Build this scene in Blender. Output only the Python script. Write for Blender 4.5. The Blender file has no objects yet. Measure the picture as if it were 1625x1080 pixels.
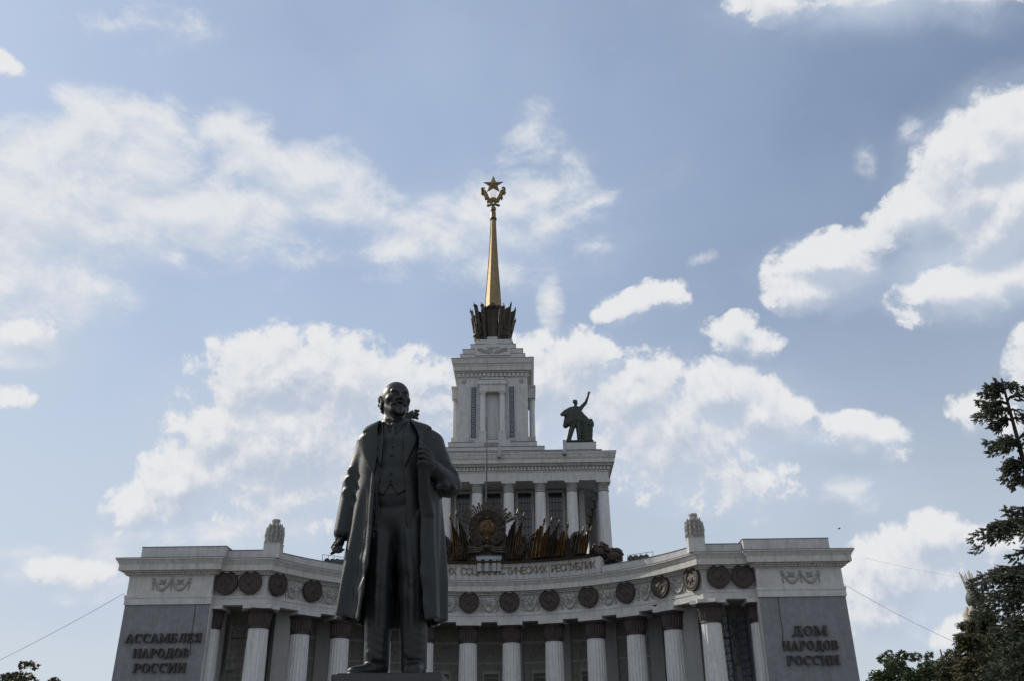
import bpy, bmesh, math, random
import numpy as np
from mathutils import Vector, Matrix
random.seed(7); np.random.seed(7)
sc = bpy.context.scene
R = math.radians
COL = sc.collection

# ------------------------------------------------------------------ camera
CAM = (5.05, 0.0, 1.7)
PITCH, ROLL, YAW, FPX = 25.94, -0.577, 0.85, 1400.0
cam_d = bpy.data.cameras.new('camera')
cam = bpy.data.objects.new('camera', cam_d); COL.objects.link(cam)
cam_d.sensor_fit = 'HORIZONTAL'; cam_d.sensor_width = 36.0; cam_d.lens = FPX / 1625 * 36
cam_d.clip_end = 6000; cam_d.clip_start = 0.1
CR = Matrix.Rotation(R(YAW), 3, 'Z') @ Matrix.Rotation(R(90 + PITCH), 3, 'X') @ Matrix.Rotation(R(ROLL), 3, 'Z')
cam.matrix_world = Matrix.Translation(CAM) @ CR.to_4x4()
sc.camera = cam
def ray(u, v): return CR @ Vector(((u - 812.5) / FPX, -(v - 540.0) / FPX, -1.0))
def at(u, v, Y):
    d = ray(u, v); t = (Y - CAM[1]) / d.y
    return Vector(CAM) + d * t

# ------------------------------------------------------------------ light
SUN_EL, SUN_BEHIND = 33.0, 28.0        # degrees; sun is to the left and behind the facade plane
sdir = Vector((-math.cos(R(SUN_EL)) * math.cos(R(SUN_BEHIND)), math.cos(R(SUN_EL)) * math.sin(R(SUN_BEHIND)), math.sin(R(SUN_EL))))
sl = bpy.data.lights.new('sun', 'SUN'); sl.energy = 3.8; sl.angle = R(0.6); sl.color = (1.0, 0.92, 0.80)
so = bpy.data.objects.new('sun', sl); COL.objects.link(so)
so.rotation_euler = sdir.to_track_quat('Z', 'Y').to_euler()
so.location = (-60, 60, 90)
SKY_STRENGTH = 0.10
EXPOSURE = 0.0

# ------------------------------------------------------------------ world: sky with clouds
wd = bpy.data.worlds.new('World'); sc.world = wd; wd.use_nodes = True
def build_world():
    nt = wd.node_tree; nt.nodes.clear()
    N = nt.nodes.new; L = nt.links.new
    out = N('ShaderNodeOutputWorld'); bg = N('ShaderNodeBackground'); L(bg.outputs[0], out.inputs[0])
    bg.inputs[1].default_value = SKY_STRENGTH
    wd.cycles.sampling_method = 'MANUAL'; wd.cycles.sample_map_resolution = 256
    sky = N('ShaderNodeTexSky'); sky.sky_type = 'NISHITA'; sky.sun_disc = False
    sky.sun_elevation = R(SUN_EL); sky.sun_rotation = math.atan2(sdir.x, sdir.y)
    sky.air_density = 1.0; sky.dust_density = .9; sky.ozone_density = 2.2
    tc = N('ShaderNodeTexCoord')
    # ---- cloud field group: direction -> (cumulus density, wisp density)
    g = bpy.data.node_groups.new('cloud_field', 'ShaderNodeTree')
    g.interface.new_socket('dir', in_out='INPUT', socket_type='NodeSocketVector')
    g.interface.new_socket('cumulus', in_out='OUTPUT', socket_type='NodeSocketFloat')
    g.interface.new_socket('wisp', in_out='OUTPUT', socket_type='NodeSocketFloat')
    g.interface.new_socket('veil', in_out='OUTPUT', socket_type='NodeSocketFloat')
    g.interface.new_socket('mass', in_out='OUTPUT', socket_type='NodeSocketFloat')
    gn = g.nodes.new; gl = g.links.new
    gi = gn('NodeGroupInput'); go = gn('NodeGroupOutput')
    def M(op, a, b=None, c=None, clamp=False):
        n = gn('ShaderNodeMath'); n.operation = op; n.use_clamp = clamp
        for i, v in enumerate((a, b, c)):
            if v is None: continue
            if isinstance(v, (int, float)): n.inputs[i].default_value = v
            else: gl(v, n.inputs[i])
        return n.outputs[0]
    nrm = gn('ShaderNodeVectorMath'); nrm.operation = 'NORMALIZE'; gl(gi.outputs[0], nrm.inputs[0])
    # gentle warp so outlines are irregular
    wn = gn('ShaderNodeTexNoise'); wn.inputs['Scale'].default_value = 5.5; wn.inputs['Detail'].default_value = 3
    gl(nrm.outputs[0], wn.inputs['Vector'])
    ws = gn('ShaderNodeVectorMath'); ws.operation = 'SUBTRACT'; gl(wn.outputs['Color'], ws.inputs[0]); ws.inputs[1].default_value = (.5, .5, .5)
    wm = gn('ShaderNodeVectorMath'); wm.operation = 'SCALE'; gl(ws.outputs[0], wm.inputs[0]); wm.inputs['Scale'].default_value = 0.06
    wa = gn('ShaderNodeVectorMath'); wa.operation = 'ADD'; gl(nrm.outputs[0], wa.inputs[0]); gl(wm.outputs[0], wa.inputs[1])
    sep = gn('ShaderNodeSeparateXYZ'); gl(wa.outputs[0], sep.inputs[0])
    az = M('ARCTAN2', sep.outputs[0], sep.outputs[1]); el = M('ARCSINE', sep.outputs[2])
    u = M('MULTIPLY', az, M('COSINE', el))
    P = gn('ShaderNodeCombineXYZ'); gl(u, P.inputs[0]); gl(el, P.inputs[1])
    def ae(px, py):
        d = ray(px, py).normalized(); e = math.asin(d.z); a = math.atan2(d.x, d.y)
        return a * math.cos(e), e
    def field(blobs, base):
        acc = None
        for (x, y, rx, ry, rot, w) in blobs:
            c = ae(x, y); e1 = ae(x + 10, y); e2 = ae(x, y - 10)
            s = (math.hypot(e1[0] - c[0], e1[1] - c[1]) + math.hypot(e2[0] - c[0], e2[1] - c[1])) / 20
            tilt = math.atan2(e1[1] - c[1], e1[0] - c[0])
            m = gn('ShaderNodeMapping'); m.vector_type = 'TEXTURE'; gl(P.outputs[0], m.inputs[0])
            m.inputs['Location'].default_value = (c[0], c[1], 0)
            m.inputs['Rotation'].default_value = (0, 0, tilt - R(rot))
            m.inputs['Scale'].default_value = (rx * s * 1.12, ry * s * 1.12, 1)
            gr = gn('ShaderNodeTexGradient'); gr.gradient_type = 'SPHERICAL'; gl(m.outputs[0], gr.inputs[0])
            v = M('MULTIPLY', gr.outputs['Fac'], w)
            acc = v if acc is None else M('SMOOTH_MAX', acc, v, 0.12)
        return acc
    # px in the photograph (1625x1080): x, y, radius x, radius y, rotation (clockwise), weight
    CUM = [(450, 590, 170, 110, 0, 1.35), (380, 600, 80, 80, 0, 1.2), (340, 680, 100, 90, -35, 1.25), (280, 770, 100, 80, -35, 1.2), (560, 610, 120, 95, 20, 1.2), (450, 720, 230, 170, 0, 1.2),
           (640, 650, 130, 110, 0, 1.2), (620, 760, 190, 140, 0, 1.1), (210, 810, 85, 55, -20, 1.0), (850, 620, 130, 105, 0, 1.15), (920, 590, 90, 75, 0, 1.2), (1010, 640, 120, 90, 0, 1.2),
           (1150, 625, 110, 70, 0, 1.3), (1060, 700, 200, 120, 0, 1.15), (1220, 650, 100, 60, 20, 1.2), (1130, 760, 170, 90, 0, .8), (1380, 690, 100, 42, 15, 1.0), (1410, 715, 55, 42, 0, .8),
           (1000, 495, 70, 40, -6, 1.2), (1050, 478, 60, 42, 0, 1.2), (1165, 540, 65, 42, 0, 1.1), (1205, 548, 55, 38, 0, 1.0), (1180, 520, 45, 30, 0, 1.0),
           (1320, 415, 115, 70, -5, 1.45), (1285, 460, 80, 60, 0, 1.2), (1395, 380, 75, 50, -15, 1.1), (1470, 325, 115, 62, -25, 1.35), (1560, 250, 120, 100, -20, 1.6), (1600, 335, 120, 95, 0, 1.6), (1550, 300, 100, 90, 0, 1.5), (1515, 265, 60, 55, 0, 1.2), (1640, 210, 90, 80, 0, 1.4),
           (1520, 460, 125, 62, -8, 1.2), (1600, 430, 90, 65, 0, 1.1), (1450, 500, 60, 40, 0, .7), (1625, 560, 55, 85, 0, 1.1), (1540, 645, 60, 50, 0, 1.05), (1600, 660, 60, 50, 0, .9),
           (1420, 900, 130, 85, -10, 1.3), (1490, 850, 90, 50, 0, 1.35), (1390, 960, 110, 60, 0, 1.1), (1530, 990, 90, 45, -10, .9), (1600, 860, 80, 60, 0, .8),
           (1240, 10, 120, 48, 0, 1.2), (1370, 0, 170, 38, 0, 1.2), (1540, -10, 130, 40, 0, 1.1), (1350, -60, 400, 70, 0, 1.3),
           (110, 905, 90, 40, 0, .85), (0, 640, 45, 30, 0, .8), (10, 105, 45, 30, 10, .8), (40, 540, 90, 45, 0, .75)]
    WSP = [(60, 330, 220, 140, -20, 1.35), (200, 260, 200, 120, -15, 1.35), (160, 215, 95, 75, 0, 1.2), (400, 225, 125, 80, 25, 1.25), (500, 275, 165, 85, 25, 1.2), (300, 330, 270, 120, 10, 1.35), (110, 430, 140, 130, 0, 1.0), (530, 330, 150, 60, 15, .9), (40, 440, 160, 130, 0, 1.2), (10, 535, 140, 70, 0, 1.1), (285, 410, 40, 45, 60, .8),
           (800, 330, 180, 80, -20, 1.0), (640, 400, 110, 50, -10, 1.0), (720, 385, 130, 70, 0, 1.1), (870, 350, 120, 75, -10, 1.1), (850, 290, 100, 60, 30, .9), (850, 210, 60, 70, 60, .7), (930, 390, 60, 35, 0, .8), (872, 480, 32, 80, 0, .62), (780, 420, 120, 55, 0, .9), (940, 310, 60, 30, -20, .7),
           (1110, 405, 50, 20, -25, .6), (1375, 265, 80, 30, 50, .34), (1455, 215, 65, 28, 20, .34), (1340, 790, 80, 60, 0, .6), (100, 900, 220, 70, 0, .7), (200, 30, 200, 60, 0, .45), (350, 860, 200, 50, 0, .7), (700, 860, 150, 60, 0, .6)]
    VEI = [(450, 720, 330, 190, 0, 1.2), (620, 760, 260, 170, 0, 1.1), (330, 800, 240, 110, 0, .9), (1080, 700, 300, 150, 0, 1.25), (1150, 760, 240, 130, 0, 1.0), (900, 680, 220, 160, 0, 1.1), (1300, 690, 180, 60, 10, .8), (1440, 930, 200, 130, 0, 1.0), (1540, 420, 190, 110, -10, 1.1), (1330, 430, 170, 90, 0, .8), (150, 330, 330, 200, -10, .9), (450, 290, 270, 130, 15, .8), (790, 370, 260, 130, 0, .8), (1380, 780, 200, 90, 0, .6), (100, 940, 260, 110, 0, .8), (1570, 260, 180, 160, 0, .9), (60, 560, 180, 120, 0, .7), (1380, 20, 330, 70, 0, .8)]
    cf = field(CUM, 0); wf = field(WSP, 0); vf = field(VEI, 0)
    # broad cloud masses elsewhere in the sky, so the sky continues beyond the photograph
    big = gn('ShaderNodeTexNoise'); big.inputs['Scale'].default_value = 2.3; big.inputs['Detail'].default_value = 2; gl(nrm.outputs[0], big.inputs['Vector'])
    d0 = ray(812, 560).normalized()
    dt = gn('ShaderNodeVectorMath'); dt.operation = 'DOT_PRODUCT'; gl(nrm.outputs[0], dt.inputs[0]); dt.inputs[1].default_value = tuple(d0)
    outside = gn('ShaderNodeMapRange'); outside.inputs[1].default_value = .80; outside.inputs[2].default_value = .70; gl(dt.outputs['Value'], outside.inputs[0])
    elsewhere = M('MULTIPLY', M('MULTIPLY', M('SUBTRACT', big.outputs['Fac'], .40, clamp=True), 5.0), outside.outputs[0])
    cf = M('MAXIMUM', cf, M('MINIMUM', elsewhere, .9))
    # billow detail
    n1 = gn('ShaderNodeTexNoise'); n1.inputs['Scale'].default_value = 16; n1.inputs['Detail'].default_value = 9; n1.inputs['Roughness'].default_value = .56; n1.inputs['Lacunarity'].default_value = 2.1; n1.inputs['Distortion'].default_value = .25
    gl(nrm.outputs[0], n1.inputs['Vector'])
    vo = gn('ShaderNodeTexNoise'); vo.inputs['Scale'].default_value = 46; vo.inputs['Detail'].default_value = 6; vo.inputs['Roughness'].default_value = .6
    gl(wa.outputs[0], vo.inputs['Vector'])
    fb = M('SUBTRACT', n1.outputs['Fac'], .5)
    gate = lambda v: M('MULTIPLY', v, 4.0, clamp=True)
    bil = M('SUBTRACT', .5, vo.outputs['Fac'])
    gl(M('MULTIPLY', gate(cf), M('ADD', cf, M('ADD', M('MULTIPLY', fb, 1.12), M('MULTIPLY', bil, 1.1)))), go.inputs[0])
    n2 = gn('ShaderNodeTexNoise'); n2.inputs['Scale'].default_value = 13; n2.inputs['Detail'].default_value = 10; n2.inputs['Roughness'].default_value = .62; n2.inputs['Distortion'].default_value = .3
    mp = gn('ShaderNodeMapping'); mp.inputs['Rotation'].default_value = (0, R(25), R(10)); mp.inputs['Scale'].default_value = (1, 1, 1.7)
    gl(nrm.outputs[0], mp.inputs[0]); gl(mp.outputs[0], n2.inputs['Vector'])
    gl(M('MULTIPLY', gate(wf), M('ADD', wf, M('MULTIPLY', M('SUBTRACT', n2.outputs['Fac'], .5), 2.3))), go.inputs[1])
    gl(M('ADD', vf, M('MULTIPLY', gate(vf), M('MULTIPLY', M('SUBTRACT', n2.outputs['Fac'], .5), .8))), go.inputs[2])
    gl(cf, go.inputs[3])
    # ---- use the field twice: here, and a step toward the sun, for light and shade in the clouds
    def MM(op, a, b=None, clamp=False):
        n = N('ShaderNodeMath'); n.operation = op; n.use_clamp = clamp
        for i, v in enumerate((a, b)):
            if v is None: continue
            if isinstance(v, (int, float)): n.inputs[i].default_value = v
            else: L(v, n.inputs[i])
        return n.outputs[0]
    def SS(v, a, b, lo=0.0, hi=1.0):
        n = N('ShaderNodeMapRange'); n.interpolation_type = 'SMOOTHSTEP'
        n.inputs[1].default_value = a; n.inputs[2].default_value = b; n.inputs[3].default_value = lo; n.inputs[4].default_value = hi
        L(v, n.inputs[0]); return n.outputs[0]
    def MIX(f, a, b):
        n = N('ShaderNodeMix'); n.data_type = 'RGBA'
        for i, v in ((0, f), (6, a), (7, b)):
            if isinstance(v, (int, float, tuple)): n.inputs[i].default_value = v
            else: L(v, n.inputs[i])
        return n.outputs[2]
    A = N('ShaderNodeGroup'); A.node_tree = g; L(tc.outputs['Generated'], A.inputs[0])
    toward = (ray(560, -160).normalized() - ray(812, 540).normalized()).normalized() * 0.020
    sh = N('ShaderNodeVectorMath'); sh.operation = 'ADD'; L(tc.outputs['Generated'], sh.inputs[0]); sh.inputs[1].default_value = tuple(toward)
    B = N('ShaderNodeGroup'); B.node_tree = g; L(sh.outputs[0], B.inputs[0])
    grad = MM('SUBTRACT', A.outputs[0], B.outputs[0])
    wdt = SS(grad, -.16, .10, .80, .34)                     # crisp on the sunny rim, soft on the far side
    cr = MM('DIVIDE', MM('SUBTRACT', A.outputs[0], .18), wdt)
    cm = SS(cr, 0.0, 1.0)
    vm = SS(A.outputs[2], .05, .95, 0, .90)
    wm_ = SS(A.outputs[1], .10, .95, 0, .93)
    grad = MM('SUBTRACT', A.outputs[0], B.outputs[0])
    thin = SS(A.outputs[0], .45, 1.15)                       # thick parts block more light
    gr2 = MM('SUBTRACT', A.outputs[3], B.outputs[3])
    bump = MM('SUBTRACT', A.outputs[0], A.outputs[3])
    lit = MM('ADD', MM('MULTIPLY', grad, 1.0), MM('ADD', MM('MULTIPLY', gr2, .40), MM('ADD', MM('MULTIPLY', bump, .55), .50)))
    lit = MM('SUBTRACT', lit, MM('MULTIPLY', thin, .25))
    lit = SS(lit, -.15, 1.0)
    K = 1.0 / SKY_STRENGTH
    shade = (.50 * K, .565 * K, .675 * K, 1); bright = (.80 * K, .81 * K, .83 * K, 1)
    ccol = MIX(lit, shade, bright)
    # haze of thin high cloud: whitens the blue, more to the sun's side and low down
    hz = N('ShaderNodeVectorMath'); hz.operation = 'DOT_PRODUCT'; L(tc.outputs['Generated'], hz.inputs[0]); hz.inputs[1].default_value = tuple(sdir)
    sp = N('ShaderNodeSeparateXYZ'); L(tc.outputs['Generated'], sp.inputs[0])
    h1 = SS(hz.outputs['Value'], .20, .98, .34, .68)
    h2 = SS(sp.outputs[2], .0, .62, .78, 0)
    hn = N('ShaderNodeTexNoise'); hn.inputs['Scale'].default_value = 3; hn.inputs['Detail'].default_value = 5; L(tc.outputs['Generated'], hn.inputs['Vector'])
    hf = MM('MULTIPLY', h1, SS(hn.outputs['Fac'], .25, .7, .75, 1.15), clamp=True)
    skyc = MIX(hf, sky.outputs[0], (.49 * K, .605 * K, .80 * K, 1))
    skyc = MIX(h2, skyc, (.62 * K, .67 * K, .72 * K, 1))
    c1 = MIX(vm, skyc, (.545 * K, .62 * K, .745 * K, 1)); wl = SS(MM('ADD', MM('MULTIPLY', MM('SUBTRACT', A.outputs[1], B.outputs[1]), .9), .55), 0.0, 1.0); c1 = MIX(wm_, c1, MIX(wl, (.56 * K, .625 * K, .73 * K, 1), (.78 * K, .795 * K, .82 * K, 1)))
    c2 = MIX(cm, c1, ccol)
    L(c2, bg.inputs[0])
build_world()
sc.view_settings.view_transform = 'Standard'; sc.view_settings.look = 'None'
sc.view_settings.exposure = EXPOSURE; sc.view_settings.gamma = 1.0; sc.view_settings.use_curve_mapping = False

# ------------------------------------------------------------------ materials
def mat(name, col, rough=.7, metal=0.0, var=.12, scale=3.0, bump=0.0, bscale=20.0, streak=0.0, col2=None, edge=.5, spec=.5):
    m = bpy.data.materials.new(name); m.use_nodes = True
    nt = m.node_tree; b = nt.nodes['Principled BSDF']; N = nt.nodes.new; L = nt.links.new
    b.inputs['Roughness'].default_value = rough; b.inputs['Metallic'].default_value = metal
    b.inputs['Specular IOR Level'].default_value = spec
    tc = N('ShaderNodeTexCoord'); geo = N('ShaderNodeNewGeometry')
    n = N('ShaderNodeTexNoise'); n.inputs['Scale'].default_value = scale; n.inputs['Detail'].default_value = 7; n.inputs['Roughness'].default_value = .62
    L(geo.outputs['Position'], n.inputs['Vector'])
    r = N('ShaderNodeMapRange'); r.inputs[1].default_value = .3; r.inputs[2].default_value = .7
    r.inputs[3].default_value = 0; r.inputs[4].default_value = 1; L(n.outputs['Fac'], r.inputs[0])
    mx = N('ShaderNodeMix'); mx.data_type = 'RGBA'; L(r.outputs[0], mx.inputs[0])
    c2 = col2 if col2 else tuple(c * (1 - var * 1.6) for c in col)
    mx.inputs[6].default_value = (*c2, 1); mx.inputs[7].default_value = (*col, 1)
    res = mx.outputs[2]
    if streak:
        mp = N('ShaderNodeMapping'); mp.inputs['Scale'].default_value = (1.6, 1.6, .12); L(geo.outputs['Position'], mp.inputs[0])
        s = N('ShaderNodeTexNoise'); s.inputs['Scale'].default_value = 1.6; s.inputs['Detail'].default_value = 8; s.inputs['Roughness'].default_value = .7; L(mp.outputs[0], s.inputs['Vector'])
        sr = N('ShaderNodeMapRange'); sr.inputs[1].default_value = .50; sr.inputs[2].default_value = .74; sr.inputs[3].default_value = 0; sr.inputs[4].default_value = streak; L(s.outputs['Fac'], sr.inputs[0])
        m2 = N('ShaderNodeMix'); m2.data_type = 'RGBA'; L(sr.outputs[0], m2.inputs[0]); L(res, m2.inputs[6])
        m2.inputs[7].default_value = (col[0] * .42, col[1] * .39, col[2] * .34, 1); res = m2.outputs[2]
    L(res, b.inputs['Base Color'])
    if bump:
        bn = N('ShaderNodeTexNoise'); bn.inputs['Scale'].default_value = bscale; bn.inputs['Detail'].default_value = 6; L(geo.outputs['Position'], bn.inputs['Vector'])
        bp = N('ShaderNodeBump'); bp.inputs['Strength'].default_value = bump; bp.inputs['Distance'].default_value = .05
        L(bn.outputs['Fac'], bp.inputs['Height']); L(bp.outputs[0], b.inputs['Normal'])
    return m
MT = {
 'white': mat('white_plaster', (.52, .515, .505), .85, var=.13, scale=1.1, bump=.15, bscale=6, streak=.5),
 'cornice': mat('cornice_plaster', (.52, .51, .485), .85, var=.15, scale=1.8, bump=.1, bscale=8, streak=.7),
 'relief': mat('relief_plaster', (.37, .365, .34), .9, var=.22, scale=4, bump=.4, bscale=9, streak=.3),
 'column': mat('column_stone', (.60, .60, .60), .75, var=.10, scale=1.8, bump=.12, bscale=10, streak=.6),
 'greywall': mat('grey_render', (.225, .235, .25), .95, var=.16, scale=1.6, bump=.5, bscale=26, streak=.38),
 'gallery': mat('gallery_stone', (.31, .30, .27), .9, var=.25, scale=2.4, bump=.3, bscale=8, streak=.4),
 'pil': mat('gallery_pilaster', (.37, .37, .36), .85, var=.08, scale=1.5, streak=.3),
 'brown': mat('brown_cast_metal', (.052, .036, .032), .6, metal=.15, var=.25, scale=6, bump=.5, bscale=14),
 'darktin': mat('dark_tin_flashing', (.10, .10, .12), .5, metal=.3, var=.2, scale=3),
 'tin': mat('grey_tin', (.33, .35, .40), .45, metal=.5, var=.15, scale=2),
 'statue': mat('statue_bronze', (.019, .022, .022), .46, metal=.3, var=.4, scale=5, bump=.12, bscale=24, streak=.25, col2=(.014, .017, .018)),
 'roofbronze': mat('green_bronze', (.050, .062, .052), .6, metal=.45, var=.4, scale=1.6, bump=.4, bscale=6, streak=.3, col2=(.035, .045, .035)),
 'oldbronze': mat('brown_bronze', (.075, .055, .036), .5, metal=.45, var=.5, scale=2.2, bump=.5, bscale=7, streak=.2, col2=(.022, .018, .016)),
 'goldbronze': mat('worn_gilt_bronze', (.19, .11, .045), .45, metal=.6, var=.5, scale=2.6, bump=.3, bscale=9, col2=(.035, .024, .016)),
 'gold': mat('gilding', (.25, .185, .095), .42, metal=.85, var=.18, scale=.9, bump=.08, bscale=5),
 'dullgold': mat('dull_gilding', (.26, .195, .10), .48, metal=.75, var=.35, scale=2.5, bump=.3, bscale=6),
 'letter': mat('letter_gilt', (.27, .21, .14), .7, metal=.25, var=.3, scale=2),
 'letterb': mat('letter_brown', (.055, .040, .036), .6, metal=.1, var=.3, scale=3),
 'granite': mat('dark_granite', (.050, .048, .056), .45, var=.4, scale=30, bump=.1, bscale=40),
 'glass': mat('dark_window_glass', (.02, .022, .028), .12, var=.2, scale=1, spec=.6),
 'niche': mat('niche_stone', (.15, .15, .135), .9, var=.25, scale=3, streak=.4),
 'lattice': mat('window_lattice', (.035, .035, .04), .7, var=.2, scale=3),
 'bluelat': mat('blue_grey_grille', (.075, .085, .125), .7, var=.4, scale=5),
 'cream': mat('cream_plaster', (.42, .39, .33), .85, var=.1, scale=2),
 'iron': mat('dark_iron', (.04, .045, .055), .5, metal=.5, var=.2, scale=5),
 'bluesteel': mat('blue_scaffold_steel', (.045, .07, .16), .5, metal=.3, var=.3, scale=5),
 'greysteel': mat('grey_scaffold_steel', (.25, .25, .25), .5, metal=.5, var=.3, scale=5),
 'plank': mat('scaffold_plank', (.20, .10, .06), .8, var=.3, scale=5),
 'paving': mat('paving', (.17, .165, .155), .9, var=.15, scale=.6, bump=.1, bscale=4),
 'bark': mat('bark', (.042, .034, .028), .9, var=.35, scale=8, bump=.6, bscale=14),
}
def leafmat(name, c1, c2, scale=1.2, trans=.25):
    m = bpy.data.materials.new(name); m.use_nodes = True
    nt = m.node_tree; b = nt.nodes['Principled BSDF']; N = nt.nodes.new; L = nt.links.new
    b.inputs['Roughness'].default_value = .6
    geo = N('ShaderNodeNewGeometry'); n = N('ShaderNodeTexNoise'); n.inputs['Scale'].default_value = scale; n.inputs['Detail'].default_value = 4
    L(geo.outputs['Position'], n.inputs['Vector'])
    add = N('ShaderNodeMath'); add.operation = 'MULTIPLY_ADD'; L(geo.outputs['Random Per Island'], add.inputs[0]); add.inputs[1].default_value = .5; L(n.outputs['Fac'], add.inputs[2])
    r = N('ShaderNodeMapRange'); r.inputs[1].default_value = .35; r.inputs[2].default_value = 1.1; L(add.outputs[0], r.inputs[0])
    mx = N('ShaderNodeMix'); mx.data_type = 'RGBA'; L(r.outputs[0], mx.inputs[0]); mx.inputs[6].default_value = (*c1, 1); mx.inputs[7].default_value = (*c2, 1)
    L(mx.outputs[2], b.inputs['Base Color'])
    tr = N('ShaderNodeBsdfTranslucent'); L(mx.outputs[2], tr.inputs[0])
    ms = N('ShaderNodeMixShader'); ms.inputs[0].default_value = trans
    L(b.outputs[0], ms.inputs[1]); L(tr.outputs[0], ms.inputs[2]); L(ms.outputs[0], nt.nodes['Material Output'].inputs[0])
    return m
MT['needle'] = leafmat('blue_spruce_needles', (.024, .034, .022), (.075, .088, .055), 1.5, .1)
MT['needle2'] = leafmat('olive_conifer_needles', (.030, .036, .016), (.095, .090, .035), 1.2, .15)
MT['leaf'] = leafmat('green_leaves', (.018, .032, .012), (.055, .078, .026), .9, .3)
MT['leaf2'] = leafmat('dull_leaves', (.030, .032, .018), (.080, .080, .040), 1.4, .25)

# ------------------------------------------------------------------ mesh helpers
class MB:
    def __init__(s): s.v = []; s.f = []
    def add(s, vs, fs):
        n = len(s.v); s.v += [tuple(v) for v in vs]; s.f += [tuple(i + n for i in f) for f in fs]; return s
    def box(s, x0, x1, y0, y1, z0, z1):
        return s.add([(x0,y0,z0),(x1,y0,z0),(x1,y1,z0),(x0,y1,z0),(x0,y0,z1),(x1,y0,z1),(x1,y1,z1),(x0,y1,z1)],
                     [(0,3,2,1),(4,5,6,7),(0,1,5,4),(1,2,6,5),(2,3,7,6),(3,0,4,7)])
    def obox(s, c, ax, ay, az):       # centre and three half-axis vectors
        c = Vector(c); ax = Vector(ax); ay = Vector(ay); az = Vector(az); vs = []
        for k in (-1, 1):
            for i, j in ((-1,-1),(1,-1),(1,1),(-1,1)): vs.append(c + ax*i + ay*j + az*k)
        return s.add(vs, [(0,3,2,1),(4,5,6,7),(0,1,5,4),(1,2,6,5),(2,3,7,6),(3,0,4,7)])
    def frustum(s, x0, x1, y0, y1, z0, z1, d):   # box spreading outward by d at the top
        return s.add([(x0,y0,z0),(x1,y0,z0),(x1,y1,z0),(x0,y1,z0),(x0-d,y0-d,z1),(x1+d,y0-d,z1),(x1+d,y1+d,z1),(x0-d,y1+d,z1)],
                     [(0,3,2,1),(4,5,6,7),(0,1,5,4),(1,2,6,5),(2,3,7,6),(3,0,4,7)])
    def tube(s, pts, rad, n=8, caps=True):
        pts = [Vector(p) for p in pts]; m = len(pts)
        rads = rad if isinstance(rad, (list, tuple)) else [rad] * m
        base = len(s.v); up = None
        for i, p in enumerate(pts):
            t = (pts[min(i+1, m-1)] - pts[max(i-1, 0)]).normalized()
            if up is None: up = Vector((0,0,1)) if abs(t.z) < .9 else Vector((1,0,0))
            a = t.cross(up).normalized(); b = a.cross(t).normalized(); up = b
            for k in range(n):
                an = 2*math.pi*k/n; s.v.append(tuple(p + (a*math.cos(an) + b*math.sin(an))*rads[i]))
        for i in range(m-1):
            for k in range(n):
                a0 = base+i*n+k; a1 = base+i*n+(k+1)%n; s.f.append((a0, a1, a1+n, a0+n))
        if caps:
            s.f.append(tuple(base+k for k in range(n))[::-1]); s.f.append(tuple(base+(m-1)*n+k for k in range(n)))
        return s
    def lathe(s, prof, n=24, c=(0,0,0), mod=None):
        base = len(s.v); m = len(prof)
        for j, (r, z) in enumerate(prof):
            for k in range(n):
                a = 2*math.pi*k/n; rr = r if mod is None else mod(r, z, a, k)
                s.v.append((c[0]+rr*math.cos(a), c[1]+rr*math.sin(a), c[2]+z))
        for j in range(m-1):
            for k in range(n):
                a0 = base+j*n+k; a1 = base+j*n+(k+1)%n; s.f.append((a0, a1, a1+n, a0+n))
        s.f.append(tuple(base+k for k in range(n))[::-1]); s.f.append(tuple(base+(m-1)*n+k for k in range(n)))
        return s
    def ball(s, c, r, n=10, m=7, jit=0):
        rx, ry, rz = r if isinstance(r, (tuple, list)) else (r, r, r)
        base = len(s.v)
        for j in range(1, m):
            th = math.pi*j/m
            for k in range(n):
                a = 2*math.pi*k/n; q = 1 + random.uniform(-jit, jit)
                s.v.append((c[0]+rx*q*math.sin(th)*math.cos(a), c[1]+ry*q*math.sin(th)*math.sin(a), c[2]+rz*q*math.cos(th)))
        s.v.append((c[0], c[1], c[2]+rz)); s.v.append((c[0], c[1], c[2]-rz)); T = len(s.v)-2; Bt = T+1
        for j in range(m-2):
            for k in range(n):
                a0 = base+j*n+k; a1 = base+j*n+(k+1)%n; s.f.append((a0, a0+n, a1+n, a1))
        for k in range(n):
            s.f.append((T, base+k, base+(k+1)%n)); q = base+(m-2)*n; s.f.append((Bt, q+(k+1)%n, q+k))
        return s
    def prism(s, poly, y0, y1, frame=None):       # polygon in x,z extruded along y; frame maps (x,y,z)
        n = len(poly); vs = [(p[0], y0, p[1]) for p in poly] + [(p[0], y1, p[1]) for p in poly]
        if frame: vs = [frame(*v) for v in vs]
        return s.add(vs, [tuple(range(n)), tuple(range(2*n-1, n-1, -1))] + [(i, i+n, (i+1)%n+n, (i+1)%n) for i in range(n)])
    def build(s, name, m, parent=None, smooth=None, loc=(0,0,0), rz=0):
        me = bpy.data.meshes.new(name); me.from_pydata(s.v, [], s.f); me.update()
        bm = bmesh.new(); bm.from_mesh(me); bmesh.ops.recalc_face_normals(bm, faces=bm.faces); bm.to_mesh(me); bm.free()
        return link(name, me, m, parent, smooth, loc, rz)
def link(name, me, m, parent=None, smooth=None, loc=(0,0,0), rz=0):
    if m is not None and not me.materials: me.materials.append(MT[m] if isinstance(m, str) else m)
    if smooth is not None:
        me.polygons.foreach_set('use_smooth', [True]*len(me.polygons))
        if smooth < 180: me.set_sharp_from_angle(angle=R(smooth))
    o = bpy.data.objects.new(name, me); COL.objects.link(o)
    if parent is not None: o.parent = parent
    o.location = loc; o.rotation_euler = (0, 0, rz)
    return o
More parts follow.
